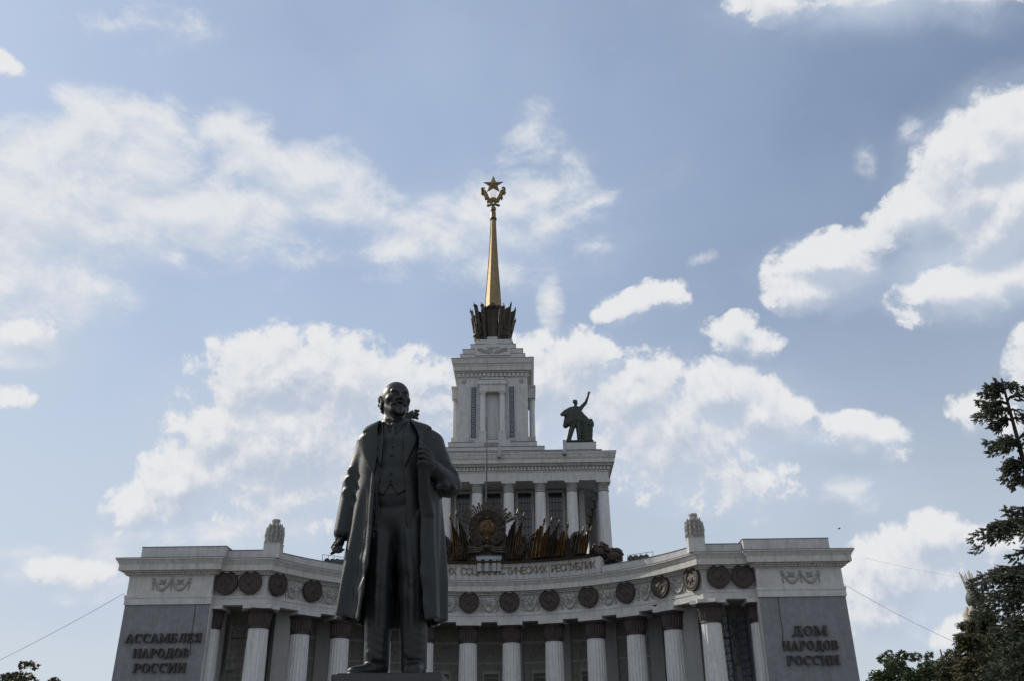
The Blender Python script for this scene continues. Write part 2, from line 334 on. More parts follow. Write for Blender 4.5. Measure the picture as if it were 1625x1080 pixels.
def tag(o, label, cat, group=None):
    o['label'] = label; o['category'] = cat
    if group: o['group'] = group
    return o
def thing(name, label, cat, loc=(0,0,0), group=None):
    o = bpy.data.objects.new(name, None); COL.objects.link(o); o.location = loc; o.empty_display_size = .3
    return tag(o, label, cat, group)
def struct(o): o['kind'] = 'structure'; return o
def stuff(o): o['kind'] = 'stuff'; return o
def smoothstep(a, b, x): t = np.clip((x-a)/(b-a), 0, 1); return t*t*(3-2*t)

# ------------------------------------------------------------------ ground
def ground():
    mb = MB(); mb.box(-2500, 2500, -2500, 2500, -1, 0)
    struct(mb.build('ground', MT['paving']))
    # paved forecourt in large slabs is only a sheet: nothing of it is in view
    m2 = MB(); m2.box(-46, 46, 92, 170, .0, .15); m2.box(-44, 44, 94, 170, .15, .30)
    struct(m2.build('terrace_steps', MT['granite']))
ground()
# ------------------------------------------------------------------ pavilion
PAV = thing('exhibition_pavilion', 'huge white neoclassical pavilion with concave colonnade, two wings and a stepped tower behind the statue', 'building')
RF = 28.1; CY0 = 90.2; BAYY = 103.10; WY = 102.15; WXI = 30.95; WXO = 40.67
TH = math.acos((BAYY-CY0)/RF)
def arcp(th, r): return (r*math.sin(th), CY0 + r*math.cos(th))
def plan(full=True):
    """frieze plane of the whole front, left to right"""
    p = [(-WXO, WY+14), (-WXO, WY), (-WXI, WY), (-WXI, BAYY)]
    p += [arcp(-TH + 2*TH*i/72, RF) for i in range(73)]
    p += [(WXI, BAYY), (WXI, WY), (WXO, WY), (WXO, WY+14)]
    return p
def offs(path, o):
    out = []
    for i, p in enumerate(path):
        ns = []
        for a, b in ((i-1, i), (i, i+1)):
            if a < 0 or b >= len(path): continue
            dx = path[b][0]-path[a][0]; dy = path[b][1]-path[a][1]; l = math.hypot(dx, dy)
            ns.append((dy/l, -dx/l))
        if len(ns) == 1: n = ns[0]
        else:
            s = (ns[0][0]+ns[1][0], ns[0][1]+ns[1][1]); q = 1 + ns[0][0]*ns[1][0] + ns[0][1]*ns[1][1]
            n = (s[0]/q, s[1]/q)
        out.append((p[0]+n[0]*o, p[1]+n[1]*o))
    return out
def sweep(mb, path, prof, closed=True):
    base = len(mb.v); m = len(prof); n = len(path)
    for (o, z) in prof:
        for q in offs(path, o): mb.v.append((q[0], q[1], z))
    for j in range(m if closed else m-1):
        j2 = (j+1) % m
        for i in range(n-1):
            mb.f.append((base+j*n+i, base+j*n+i+1, base+j2*n+i+1, base+j2*n+i))
    if closed:
        mb.f.append(tuple(base+j*n for j in range(m))); mb.f.append(tuple(base+j*n+n-1 for j in range(m))[::-1])
    return mb
PL = plan()
# offset is outward: toward the viewer, the left of the walking direction is inside
sweep(MB(), PL, [(0, 20.02), (0, 22.02), (-.9, 22.02), (-.9, 20.02)]).build('frieze', MT['white'], PAV, 40)
sweep(MB(), PL, [(.10, 18.92), (.10, 19.62), (.16, 19.66), (.16, 19.98), (.05, 20.015), (-1.0, 20.015), (-1.0, 18.92)]).build('architrave', MT['white'], PAV, 40)
sweep(MB(), PL, [(.03, 22.025), (.10, 22.12), (.10, 22.20), (.34, 22.24), (.34, 22.40), (.55, 22.47), (.60, 22.58), (1.02, 22.62), (1.02, 23.28), (1.08, 23.33), (1.14, 23.50), (1.30, 23.72), (1.38, 23.80), (1.38, 23.93), (-1.2, 23.93), (-1.2, 22.025)]).build('cornice', MT['cornice'], PAV, 35)
sweep(MB(), PL, [(1.41, 23.935), (1.41, 23.985), (-1.25, 24.03), (-1.25, 23.935)]).build('roof_flashing', MT['darktin'], PAV, 40)
# small dentils under the corona
def dentil_band(path, o0, o1, z0, z1, step, wd, name='dentil_band', m='cornice', parent=PAV):
    mb = MB(); c = offs(path, (o0+o1)/2)
    for i in range(len(c)-1):
        a = Vector((*c[i], 0)); b = Vector((*c[i+1], 0)); l = (b-a).length; t = (b-a)/l; nn = Vector((t.y, -t.x, 0))
        k = max(1, round(l/step))
        for j in range(k):
            p = a + t*(l*(j+.5)/k)
            mb.obox((p.x, p.y, (z0+z1)/2), t*wd/2, nn*(o1-o0)/2, (0, 0, (z1-z0)/2))
    return stuff(mb.build(name, MT[m], parent))
dentil_band(PL, .345, .50, 22.245, 22.42, .37, .20)
# parapets (set back, stepping at the wings)
def path_sub(x0, x1): return [p for p in PL if x0 <= p[0] <= x1]
def parapet(path, o, th, z0, z1, name='parapet'):
    sweep(MB(), path, [(o, z0), (o, z1), (o-th, z1), (o-th, z0)]).build(name, MT['white'], PAV, 40)
    sweep(MB(), path, [(o+.06, z1+.003), (o+.06, z1+.07), (o-th-.06, z1+.07), (o-th-.06, z1+.003)]).build('parapet_cap', MT['darktin'], PAV, 40)
parapet([(-WXO+.9, WY+12), (-WXO+.9, WY), (-WXI+1.0, WY), (-WXI+1.0, WY+3)], .0, .5, 24.03, 25.42)
parapet([(WXI-1.0, WY+3), (WXI-1.0, WY), (WXO-.9, WY), (WXO-.9, WY+12)], .0, .5, 24.03, 25.42)
AT = R(30.6)
for sgn in (-1, 1):
    pa = [arcp(AT+.012 + (TH-AT-.012)*i/30, RF) for i in range(31)] + [(WXI-1.05, BAYY)]
    if sgn < 0: pa = [(-p[0], p[1]) for p in pa][::-1]
    parapet(pa, .12, .5, 24.035, 25.10)
# inscription wall, built of separate slabs
def attic():
    n = 34
    root = sweep(MB(), [arcp(-AT + 2*AT*i/40, RF) for i in range(41)], [(-.42, 24.03), (-.42, 26.36), (-1.5, 26.36), (-1.5, 24.03)]).build('inscription_wall', MT['white'], PAV, 40)
    for i in range(n):
        a0 = -AT + 2*AT*i/n + .0008; a1 = -AT + 2*AT*(i+1)/n - .0008
        jit = random.uniform(-.012, .012); r0 = RF - .40 + .15 - .22 + jit
        mb = MB(); q = []
        for a in (a0, (a0+a1)/2, a1):
            for r in (RF+.415, RF+.27+jit): q.append(arcp(a, r))
        vs = [(x, y, z) for z in (24.06, 26.40) for (x, y) in q]
        mb.add(vs, [(1,3,9,7),(3,5,11,9),(0,6,8,2),(2,8,10,4),(6,7,9,8),(8,9,11,10),(0,2,3,1),(2,4,5,3),(0,1,7,6),(4,10,11,5)])
        mb.build('stone_slab', MT['white'], root)
    return root
AW = attic()
# keystone block with three pilaster strips in the middle of the inscription wall
kb = MB(); kb.box(-1.75, 1.65, CY0+RF-.35, CY0+RF+.25, 26.9, 27.32); kb.frustum(-1.75, 1.65, CY0+RF-.35, CY0+RF+.25, 27.323, 27.45, .12)
KB = kb.build('keystone_block', MT['tin'], PAV)
mb = MB().box(-1.62, 1.52, CY0+RF-.10, CY0+RF+.28, 25.45, 26.897); mb.build('block_core', MT['gallery'], KB)
for x in (-1.35, -.35, .65, 1.32):
    MB().box(x-.27, x+.27 if x < 1 else x+.2, CY0+RF-.30, CY0+RF-.103, 25.35, 26.895).build('block_pier', MT['pil'], KB)

# lettering ---------------------------------------------------------------
def text_mesh(ch, size, ext, off=0.0, shear=0):
    cu = bpy.data.curves.new('letter_curve', 'FONT'); cu.body = ch; cu.size = size; cu.extrude = ext; cu.offset = off; cu.resolution_u = 3
    ob = bpy.data.objects.new('letter_tmp', cu); COL.objects.link(ob)
    dg = bpy.context.evaluated_depsgraph_get()
    me = bpy.data.meshes.new_from_object(ob.evaluated_get(dg)); 
    bpy.data.objects.remove(ob); bpy.data.curves.remove(cu)
    co = np.empty(len(me.vertices)*3); me.vertices.foreach_get('co', co); co = co.reshape(-1, 3)
    w = (co[:, 0].min(), co[:, 0].max()) if len(co) else (0, 0)
    me.transform(Matrix(((1,0,0,-w[0]),(0,0,-1,0),(0,1,0,0),(0,0,0,1))))     # stands up in x,z
    return me, w[1]-w[0]
TXT = 'СОЮЗ СОВЕТСКИХ СОЦИАЛИСТИЧЕСКИХ РЕСПУБЛИК'
cache = {}
gap = .20; pos = []; x = 0
for ch in TXT:
    if ch == ' ': x += .75; continue
    if ch not in cache: cache[ch] = text_mesh(ch, 1.30, .05)
    pos.append((ch, x)); x += cache[ch][1] + gap
tot = x - gap; radl = RF + .27 - .07
# right end of the inscription at x = 13.6 m
aend = math.asin(13.75/radl); scale_a = (2*aend)/(tot/radl) if tot/radl > 2*aend else 1
for ch, xx in pos:
    me, w = cache[ch]
    s = (xx + w/2 - tot/2)*scale_a/radl
    px, py = arcp(s, radl)
    o = link('letter', me, 'letter', AW, None)
    o.rotation_euler = (0, 0, -s); d = Vector((math.cos(-s), math.sin(-s)))
    o.location = (px - d.x*w/2*.92, py - d.y*w/2*.92, 24.98); o.scale = (.92, 1, 1)

# columns -------------------------------------------------------------------
def fluted(r0, r1, z0, z1, nf=20):
    mb = MB(); prof = [(r0 + (r1-r0)*t**1.4, z0 + (z1-z0)*t) for t in (0, .2, .4, .6, .8, 1)]
    prof = [(r0*1.06, z0), (r0*1.06, z0+.25)] + [(r0, z0+.3)] + prof[1:]
    def mod(r, z, a, k):
        return r if z < z0+.28 else r*(1 - .060*(0.0 if k % 4 == 0 else (.75 if k % 2 else 1.0)))
    return mb.lathe(prof, nf*4, mod=mod)
col_me = fluted(1.32, 1.12, .30, 16.42).build('column', MT['column'], PAV, 25)
def capital_mesh():
    mb = MB()
    def mod(r, z, a, k):
        if .25 < z < 1.65: return r*(1 + .045*math.cos(24*a) + .02*math.sin(z*9 + 12*a))
        return r
    prof = [(1.15, 0), (1.24, .04), (1.24, .14), (1.17, .2), (1.2, .3), (1.22, .55), (1.24, .8), (1.23, 1.05), (1.26, 1.3), (1.30, 1.5), (1.34, 1.62), (1.28, 1.66), (1.36, 1.76), (1.46, 1.90), (1.48, 2.04)]
    return mb.lathe(prof, 96, mod=mod)
cap_o = capital_mesh().build('capital', MT['brown'], col_me, 50)
aba_o = MB().box(-1.62, 1.62, -1.62, 1.62, 0, .40).build('abacus', MT['white'], col_me)
cap_o.location = (0, 0, 16.43); aba_o.location = (0, 0, 18.50)
spots = [(arcp(R(5.45+10.9*k)*s, RF+1.35), -R(5.45+10.9*k)*s) for k in range(5) for s in (-1, 1)]
for s in (-1, 1):
    spots.append(((s*25.75, 104.35), -s*R(38)))
    spots.append(((s*31.35, 104.35), 0))
for i, (p, rz) in enumerate(spots):
    if i == 0: o = col_me
    else:
        o = col_me.copy(); COL.objects.link(o); o.parent = PAV
        for ch in (cap_o, aba_o):
            c = ch.copy(); COL.objects.link(c); c.parent = o
    o.location = (p[0], p[1], 0); o.rotation_euler = (0, 0, rz)
for s in (-1, 1):      # second abacus plane on the bent corner column
    a = aba_o.copy(); COL.objects.link(a); a.parent = PAV; a.location = (s*25.75, 104.35, 18.512); a.rotation_euler = (0, 0, 0); a.scale = (1.0, 1.0, .96)

# medallions ------------------------------------------------------------------
def medallion_mesh(seed):
    rnd = random.Random(seed); mb = MB(); NR, NA = 16, 48; base = 0
    ph = [rnd.uniform(0, 6.28) for _ in range(6)]
    def hgt(r, a):
        return .14 + (hgt0(r, a)-.14)*.75
    def hgt0(r, a):
        x = r*math.cos(a); z = r*math.sin(a)
        if r > .90: return .30
        if r > .84: return .20
        if r > .60:                                     # sheaf wreath around the edge
            return .20 + .09*abs(math.sin(a*15 + 9*r)) * (1 if abs(a-math.pi/2) > .35 else .4)
        h = .13 + .10*max(0, math.cos(3*x+ph[0])*math.cos(4*z+ph[1])) + .05*math.sin(11*x+ph[2])*math.sin(12*z+ph[3])
        if z < -.12: h += .05*math.sin(20*x)            # ribbons and ears
        if r < .30: h += .10*math.sqrt(max(0, 1-(r/.3)**2))
        return h
    mb.v.append((0, -hgt(0, 0), 0))
    for i in range(1, NR+1):
        r = i/NR
        for k in range(NA):
            a = 2*math.pi*k/NA; mb.v.append((r*1.33*math.cos(a), -hgt(r, a if a < math.pi*1.5 else a-2*math.pi), r*1.33*math.sin(a)))
    for k in range(NA): mb.f.append((0, 1+k, 1+(k+1)%NA))
    for i in range(NR-1):
        for k in range(NA):
            a0 = 1+i*NA+k; a1 = 1+i*NA+(k+1)%NA; mb.f.append((a0, a0+NA, a1+NA, a1))
    b = 1+(NR-1)*NA; n0 = len(mb.v)
    for k in range(NA):
        a = 2*math.pi*k/NA; mb.v.append((1.33*math.cos(a), .1, 1.33*math.sin(a)))
    for k in range(NA): mb.f.append((b+k, n0+k, n0+(k+1)%NA, b+(k+1)%NA))
    mb.f.append(tuple(n0+k for k in range(NA))[::-1])
    return mb
mds = []
for k in range(6):
    for s in (-1, 1):
        th = R(5.45+10.9*k)*s; mds.append((*arcp(th, RF-.36), -th))
for s in (-1, 1):
    mds.append((s*26.82, BAYY-.36, 0)); mds.append((s*29.60, BAYY-.36, 0))
meds = [medallion_mesh(i).build('medallion', MT['brown'], PAV, 40) for i in range(4)]
for i, (x, y, rz) in enumerate(mds):
    o = meds[i] if i < 4 else meds[i % 4].copy()
    if i >= 4: COL.objects.link(o); o.parent = PAV
    o.location = (x, y, 21.36); o.rotation_euler = (0, 0, rz)
    bolt = MB().tube([(0, .05, 0), (0, .42, 0)], 1.0, 16).build('backing', MT['brown'], o)

# festoon reliefs between the medallions ----------------------------------------
def swag_mesh(w, h, n=1):
    mb = MB(); pw = w/n
    for q in range(n):
        cx = -w/2 + pw*(q+.5)
        pts = []
        for i in range(15):
            t = -1 + 2*i/14; pts.append((cx + t*pw*.42, -.05, h*(.72 - .62*(1-t*t))))
        mb.tube(pts, [.10 + .07*(1-abs(-1+2*i/14)) + .035*(i % 2) for i in range(15)], 6)
        for i in range(15):
            t = -1 + 2*i/14
            mb.ball((cx + t*pw*.42 + random.uniform(-.04, .04), -.13, h*(.72 - .62*(1-t*t)) + random.uniform(-.05, .05)), (.09, .07, .09), 6, 4, .2)
        for i in range(40):                                # leaves and flower above the swag
            a = random.uniform(0, 6.28); r = random.uniform(0, .36)*min(1, h)
            mb.ball((cx + r*math.cos(a)*1.2, -.05, h*.66 + r*math.sin(a)*.8), (.075, .08, .075), 5, 4, .3)
        mb.tube([(cx-.42, -.05, h*.9), (cx, -.12, h*.70), (cx+.42, -.05, h*.9)], [.04, .07, .04], 5)
        mb.tube([(cx-.35, -.04, h*.48), (cx, -.12, h*.62), (cx+.35, -.04, h*.48)], [.03, .06, .03], 5)
    for q in range(n+1):
        cx = -w/2 + pw*q
        for i in range(8):
            mb.ball((cx + .05*math.sin(i*2.1), -.05, h*(.95 - i*.12)), (.11-.006*i, .08, .10), 6, 4, .2)
        mb.tube([(cx-.16, -.04, h*.98), (cx-.05, -.08, h*.78), (cx-.19, -.03, h*.55)], [.05, .05, .02], 5)
        mb.tube([(cx+.16, -.04, h*.98), (cx+.05, -.08, h*.78), (cx+.19, -.03, h*.55)], [.05, .05, .02], 5)
    return mb
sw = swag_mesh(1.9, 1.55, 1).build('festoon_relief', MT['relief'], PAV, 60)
angs = [10.9*k for k in range(-5, 6)]
first = True
for a in angs:
    o = sw if first else sw.copy()
    if not first: COL.objects.link(o); o.parent = PAV
    first = False
    x, y = arcp(R(a), RF); o.location = (x, y-.0, 20.10); o.rotation_euler = (0, 0, -R(a))
# dense acanthus ground carved between the swags (too small to pick apart)
def carved_ground():
    mb = MB()
    for k in range(11):
        a0 = R(10.9*(k-5))
        for i in range(120):
            a = a0 + random.uniform(-1, 1)*R(2.75); z = random.uniform(20.12, 21.9)
            x, y = arcp(a, RF - .02); mb.ball((x, y, z), (random.uniform(.06, .12), .07, random.uniform(.05, .12)), 5, 4, .25)
    return mb
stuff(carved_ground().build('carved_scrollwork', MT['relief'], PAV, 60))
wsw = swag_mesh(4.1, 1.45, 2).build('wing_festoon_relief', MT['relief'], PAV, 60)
wsw.location = (-35.7, WY-.01, 20.42)
o = wsw.copy(); COL.objects.link(o); o.parent = PAV; o.location = (35.95, WY-.01, 20.36)

# wings -----------------------------------------------------------------------
for s in (-1, 1):
    xa, xb = sorted((s*WXI, s*WXO))
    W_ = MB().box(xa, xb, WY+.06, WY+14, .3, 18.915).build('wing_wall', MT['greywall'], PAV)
    MB().box(*sorted((s*(WXI+.02), s*(WXI-.10))), WY+.12, WY+6, .3, 18.91).build('wing_return', MT['white'], PAV)
    # conduit running down the wall to the lettering
    cx = s*32.6 if s < 0 else 33.1
    MB().tube([(cx, WY+.03, 18.9), (cx-.05*s, WY+.03, 17), (cx+.02, WY+.03, 15.2), (cx+.25*s*-1, WY+.03, 13.5)], .035, 5).build('conduit', MT['iron'], W_)
    MB().box(xa+.3, xb-.3, WY+.045, WY+.0605, .3, 1.6).build('plinth_course', MT['granite'], W_)
    if s < 0: WL = W_
    else: WR = W_
# thick slab-serif letters, each its own solid
def slab_letter(ch):
    S = []          # polygons (x,z) in a unit high letter ; returned with width
    def bar(x0, z0, x1, z1, t0, t1=None):
        t1 = t0 if t1 is None else t1
        S.append([(x0-t0/2, z0), (x0+t0/2, z0), (x1+t1/2, z1), (x1-t1/2, z1)])
    def hbar(x0, x1, z, t): S.append([(x0, z-t/2), (x1, z-t/2), (x1, z+t/2), (x0, z+t/2)])
    def ser(x, z, w=.36): hbar(x-w/2, x+w/2, z+(.05 if z < .5 else -.05), .10)
    def stem(x, t=.22, z0=0, z1=1): bar(x, z0, x, z1, t); 
    def bowl(cx, cz, rx, rz, a0, a1, tk=.20, tn=.08, n=10):
        for i in range(n):
            A0 = R(a0 + (a1-a0)*i/n); A1 = R(a0 + (a1-a0)*(i+1)/n)
            w0 = tn + (tk-tn)*abs(math.cos(A0)); w1 = tn + (tk-tn)*abs(math.cos(A1))
            S.append([(cx+(rx-w0)*math.cos(A0), cz+(rz-tn)*math.sin(A0)), (cx+rx*math.cos(A0), cz+rz*math.sin(A0)), (cx+rx*math.cos(A1), cz+rz*math.sin(A1)), (cx+(rx-w1)*math.cos(A1), cz+(rz-tn)*math.sin(A1))])
    if ch == 'А':
        bar(.12, 0, .42, 1, .10, .12); bar(.74, 0, .44, 1, .24, .22); hbar(.22, .66, .33, .09); ser(.13, 0, .32); ser(.74, 0, .40); w = .93
    elif ch == 'С':
        bowl(.45, .5, .42, .51, 48, 312, .22, .09, 16); bar(.78, .66, .78, .98, .08); w = .86
    elif ch == 'М':
        stem(.17, .10); stem(.98, .22); bar(.56, .06, .20, 1, .14, .22); bar(.58, .06, .94, 1, .08, .10); ser(.17, 0, .34); ser(.98, 0); ser(.15, 1, .28); ser(1.0, 1, .32); w = 1.16
    elif ch == 'Б':
        stem(.20); hbar(.05, .76, .955, .09); bar(.74, .74, .74, .95, .07); bowl(.42, .29, .40, .29, -90, 90, .20, .08); hbar(.2, .44, .54, .08); hbar(.05, .44, .045, .09); w = .84
    elif ch == 'Л':
        stem(.72); bar(.30, .12, .42, .95, .09); hbar(.30, .92, .955, .09); ser(.72, 0); bowl(.2, .12, .14, .12, 180, 370, .12, .09, 6); w = .92
    elif ch == 'Е':
        stem(.20); hbar(.05, .76, .955, .09); hbar(.05, .76, .045, .09); hbar(.2, .58, .5, .08); bar(.73, .74, .73, .95, .07); bar(.73, .05, .73, .26, .07); bar(.57, .38, .57, .62, .06); w = .80
    elif ch == 'Я':
        stem(.66); hbar(.36, .81, .955, .09); bowl(.42, .73, .36, .27, 90, 270, .20, .08); hbar(.42, .66, .48, .08); bar(.14, 0, .46, .48, .22, .16); ser(.66, 0); ser(.15, 0, .30); w = .82
    elif ch == 'Н':
        stem(.20); stem(.76); hbar(.2, .76, .5, .09)
        for X in (.2, .76): ser(X, 0); ser(X, 1)
        w = .96
    elif ch == 'Р':
        stem(.20); hbar(.05, .44, .955, .09); bowl(.42, .72, .38, .28, -90, 90, .21, .08); hbar(.2, .44, .47, .08); ser(.20, 0, .40); w = .82
    elif ch == 'О':
        bowl(.45, .5, .43, .51, 0, 360, .23, .08, 22); w = .90
    elif ch == 'Д':
        stem(.70, .22, .05); bar(.26, .1, .40, .95, .09); hbar(.28, .90, .955, .09); hbar(.04, .94, .07, .10); bar(.08, -.20, .08, .08, .08); bar(.90, -.20, .90, .08, .08); w = .98
    elif ch == 'В':
        stem(.20); hbar(.05, .42, .955, .09); hbar(.05, .44, .045, .09); hbar(.2, .42, .52, .08); bowl(.40, .74, .33, .26, -90, 90, .19, .08); bowl(.42, .27, .38, .27, -90, 90, .21, .08); w = .84
    elif ch == 'И':
        stem(.20); stem(.78); bar(.28, .10, .70, .90, .12)
        for X in (.2, .78): ser(X, 0); ser(X, 1)
        w = .98
    return S, w
def slab_text(word, x0, x1, z0, hgt, parent, ydepth=.20):
    ws = [slab_letter(c) for c in word]; g = .05
    tot = sum(w for _, w in ws) + g*(len(ws)-1); sx = (x1-x0)/tot; x = x0
    for S, w in ws:
        mb = MB()
        for i, poly in enumerate(S):
            e = .0025*(i % 7)
            mb.prism([((px)*sx, pz*hgt) for px, pz in poly], -ydepth-e, .03+e)
        o = mb.build('letter', MT['letterb'], parent); o.location = (x, WY-.06, z0); x += (w+g)*sx
    return
slab_text('АССАМБЛЕЯ', -39.85, -31.35, 14.80, .95, WL)
slab_text('НАРОДОВ', -38.75, -32.50, 13.22, .95, WL)
slab_text('РОССИИ', -38.45, -32.60, 11.66, .98, WL)
slab_text('ДОМ', 34.05, 37.95, 14.72, 1.02, WR)
slab_text('НАРОДОВ', 32.85, 38.95, 13.20, .98, WR)
slab_text('РОССИИ', 33.05, 38.80, 11.66, .98, WR)

# gallery behind the columns ----------------------------------------------------
RB = 34.5
pb = [(-WXI, 109.5)] + [arcp(-R(56) + R(112)*i/60, RB) for i in range(61)] + [(WXI, 109.5)]
def strip(path, o, th, z0, z1): return sweep(MB(), path, [(o, z0), (o, z1), (o-th, z1), (o-th, z0)])
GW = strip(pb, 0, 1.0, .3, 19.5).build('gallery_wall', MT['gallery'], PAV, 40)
strip([arcp(-R(52)+R(104)*i/60, RB) for i in range(61)], .10, .11, 16.9, 17.25).build('string_course', MT['pil'], GW, 40)
strip([arcp(-R(52)+R(104)*i/60, RB) for i in range(61)], .12, .13, 14.4, 14.65).build('string_course', MT['pil'], GW, 40)
ceil = MB()
c1 = offs(PL[3:-3], -.98); c2 = [(-31, 112)] + [arcp(-R(60)+R(120)*i/(len(c1)-3), RB+1.2) for i in range(len(c1)-2)] + [(31, 112)]
n = len(c1); ceil.v += [(x, y, 19.0) for x, y in c1] + [(x, y, 19.0) for x, y in c2] + [(x, y, 19.6) for x, y in c1] + [(x, y, 19.6) for x, y in c2]
for i in range(n-1):
    ceil.f.append((i, i+1, n+i+1, n+i)); ceil.f.append((2*n+i, 3*n+i, 3*n+i+1, 2*n+i+1))
    ceil.f.append((i, 2*n+i, 2*n+i+1, i+1)); ceil.f.append((n+i, n+i+1, 3*n+i+1, 3*n+i))
ceil.build('gallery_ceiling', MT['gallery'], PAV)
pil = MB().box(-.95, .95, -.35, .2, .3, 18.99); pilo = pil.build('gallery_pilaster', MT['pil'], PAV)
pilc = [arcp(R(a), RB-.0)+(-R(a),) for a in (-49, -38.2, -27.2, -16.4, -5.45, 5.45, 16.4, 27.2, 38.2, 49)] + [(-27.6, 109.4, 0), (27.6, 109.4, 0), (-24.2, 109.2, 0), (24.2, 109.2, 0)]
for i, (x, y, rz) in enumerate(pilc):
    o = pilo if i == 0 else pilo.copy()
    if i: COL.objects.link(o); o.parent = PAV
    o.location = (x, y, 0); o.rotation_euler = (0, 0, rz)
def relief_panel(w, h):
    mb = MB().box(-w/2, w/2, -.06, .05, 0, h)
    for i in range(int(w*h*9)):
        mb.ball((random.uniform(-w/2+.1, w/2-.1), -.07, random.uniform(.1, h-.1)), (random.uniform(.08, .2), .09, random.uniform(.06, .2)), 5, 4, .3)
    return mb
rp = relief_panel(2.7, 2.1).build('relief_panel', MT['gallery'], PAV, 50)
dr = MB().box(-1.15, 1.15, -.12, .1, .3, 13.6); dro = dr.build('door_surround', MT['pil'], PAV)
dg_ = MB().box(-.95, .95, -.10, .0, .3, 13.2); dgo = dg_.build('niche_panel', MT['niche'], dro); dgo.location = (0, -.03, 0)
lat = MB()
for z0, z1 in ((12.6, 12.75), (9.4, 9.55), (6.0, 6.15)): lat.box(-.93, .93, -.20, -.135, z0, z1)
for x in (-.9, .84): lat.box(x, x+.06, -.19, -.136, .4, 12.59)
lato = lat.build('panel_moulding', MT['gallery'], dro); 
spots2 = [arcp(R(a), RB)+(-R(a),) for a in (-43.6, -32.7, -21.8, -10.9, 0, 10.9, 21.8, 32.7, 43.6)]
for i, (x, y, rz) in enumerate(spots2):
    o = rp if i == 0 else rp.copy()
    if i: COL.objects.link(o); o.parent = PAV
    o.location = (x, y, 14.7); o.rotation_euler = (0, 0, rz)
    d = dro if i == 0 else dro.copy()
    if i:
        COL.objects.link(d); d.parent = PAV
        for ch in (dgo, lato):
            c = ch.copy(); COL.objects.link(c); c.parent = d
    d.location = (x, y, 0); d.rotation_euler = (0, 0, rz)
# side relief panels in the flat bays
for s in (-1, 1):
    o = rp.copy(); COL.objects.link(o); o.parent = PAV; o.location = (s*29.6, 109.45, 12.5); o.scale = (.8, 1, 2.4)

# finials on the corner breaks ----------------------------------------------------
def finial():
    mb = MB()
    mb.lathe([(.75, 1.05), (.85, 1.3), (.7, 2.0), (.62, 2.6), (.55, 3.0), (.55, 3.2), (.38, 3.35), (.45, 3.6), (.52, 3.75), (.48, 3.9), (.25, 3.95)], 20, mod=lambda r, z, a, k: r*(1+.10*math.cos(5*a+z*4)))
    for k in range(11):
        a = 2*math.pi*k/11
        for q in range(4):
            r = (.82+.10*math.sin(q))*(1-.085*q); z = 1.15 + q*.52 + random.uniform(-.1, .1)
            mb.tube([(r*.8*math.cos(a), r*.8*math.sin(a), z), ((r+.16)*math.cos(a), (r+.16)*math.sin(a), z+.35), ((r+.20)*math.cos(a+.08), (r+.20)*math.sin(a+.08), z+.68)], [.16, .17, .03], 6)
    for s in (-1, 1):
        for q in range(6): mb.ball((s*(1.02-.03*q), 0, 1.3+.30*q), (.22, .25, .26), 7, 5, .25)
        mb.tube([(s*.8, 0, 1.2), (s*1.0, -.05, 2.0), (s*1.08, 0, 3.0)], [.25, .28, .05], 7)
    return mb
fin = None
for s in (-1, 1):
    ped = MB().box(-.95, .95, -.7, .9, 0, 1.62).frustum(-.95, .95, -.7, .9, 1.622, 1.75, .06).build('finial_pedestal', MT['white'], PAV)
    ped.location = (s*24.6, 102.65, 24.0); 
    if fin is None: fin = finial().build('wheat_finial', MT['relief'], ped, 60); f = fin
    else: f = fin.copy(); COL.objects.link(f); f.parent = ped
    f.location = (0, .1, .72); f.scale = (.95, .95, 1.0)

# main roof (shuts off light from behind) --------------------------------------------
rb = MB().box(-40, 40, 127, 165, 19.7, 23.8)
rb.build('main_roof', MT['darktin'], PAV)
strip([arcp(-TH + 2*TH*i/60, RF+1.25) for i in range(61)], 0, 9.5, 23.2, 23.9).build('gallery_roof', MT['darktin'], PAV)
for s in (-1, 1):
    MB().box(*sorted((s*28.5, s*40.3)), 104, 118, 23.2, 23.9).build('wing_roof', MT['darktin'], PAV)
    for k in range(0):
        pass
MB().box(-40.3, 40.3, 127, 165, .3, 19.6).build('rear_block', MT['white'], PAV)

# podium with its colonnade ------------------------------------------------------------
PZ0 = 29.2; PY = 129.2; PX = 17.55; PD = 33
MB().box(-18.2, 18.2, 128.7, 128.7+PD, 23.8, PZ0).build('podium_base', MT['white'], PAV)
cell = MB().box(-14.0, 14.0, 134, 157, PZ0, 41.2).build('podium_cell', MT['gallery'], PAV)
def ring(mb, x, y0, y1, prof):
    """rectangular moulding ring around the block; prof = (offset, z)"""
    base = len(mb.v); m = len(prof)
    for o, z in prof:
        mb.v += [(-x-o, y0-o, z), (x+o, y0-o, z), (x+o, y1+o, z), (-x-o, y1+o, z)]
    for j in range(m-1):
        for k in range(4): mb.f.append((base+4*j+k, base+4*j+(k+1)%4, base+4*j+4+(k+1)%4, base+4*j+4+k))
    mb.f.append((base+3, base+2, base+1, base)); t = base+4*(m-1); mb.f.append((t, t+1, t+2, t+3))
    return mb
ring(MB(), PX, PY, PY+31, [(0, 41.0), (0, 42.3), (.08, 42.34), (.08, 42.45), (0, 42.5)]).build('podium_architrave', MT['white'], PAV)
ring(MB(), PX, PY, PY+31, [(.06, 42.503), (.10, 42.6), (.12, 43.15), (.50, 43.35), (.62, 43.5), (.92, 43.53), (.92, 44.15), (1.0, 44.2), (1.1, 44.6), (1.25, 44.95), (1.25, 45.15), (.6, 45.2)]).build('podium_cornice', MT['cornice'], PAV)
ring(MB(), PX, PY, PY+31, [(1.28, 45.155), (1.28, 45.22), (.3, 45.28)]).build('podium_flashing', MT['darktin'], PAV)
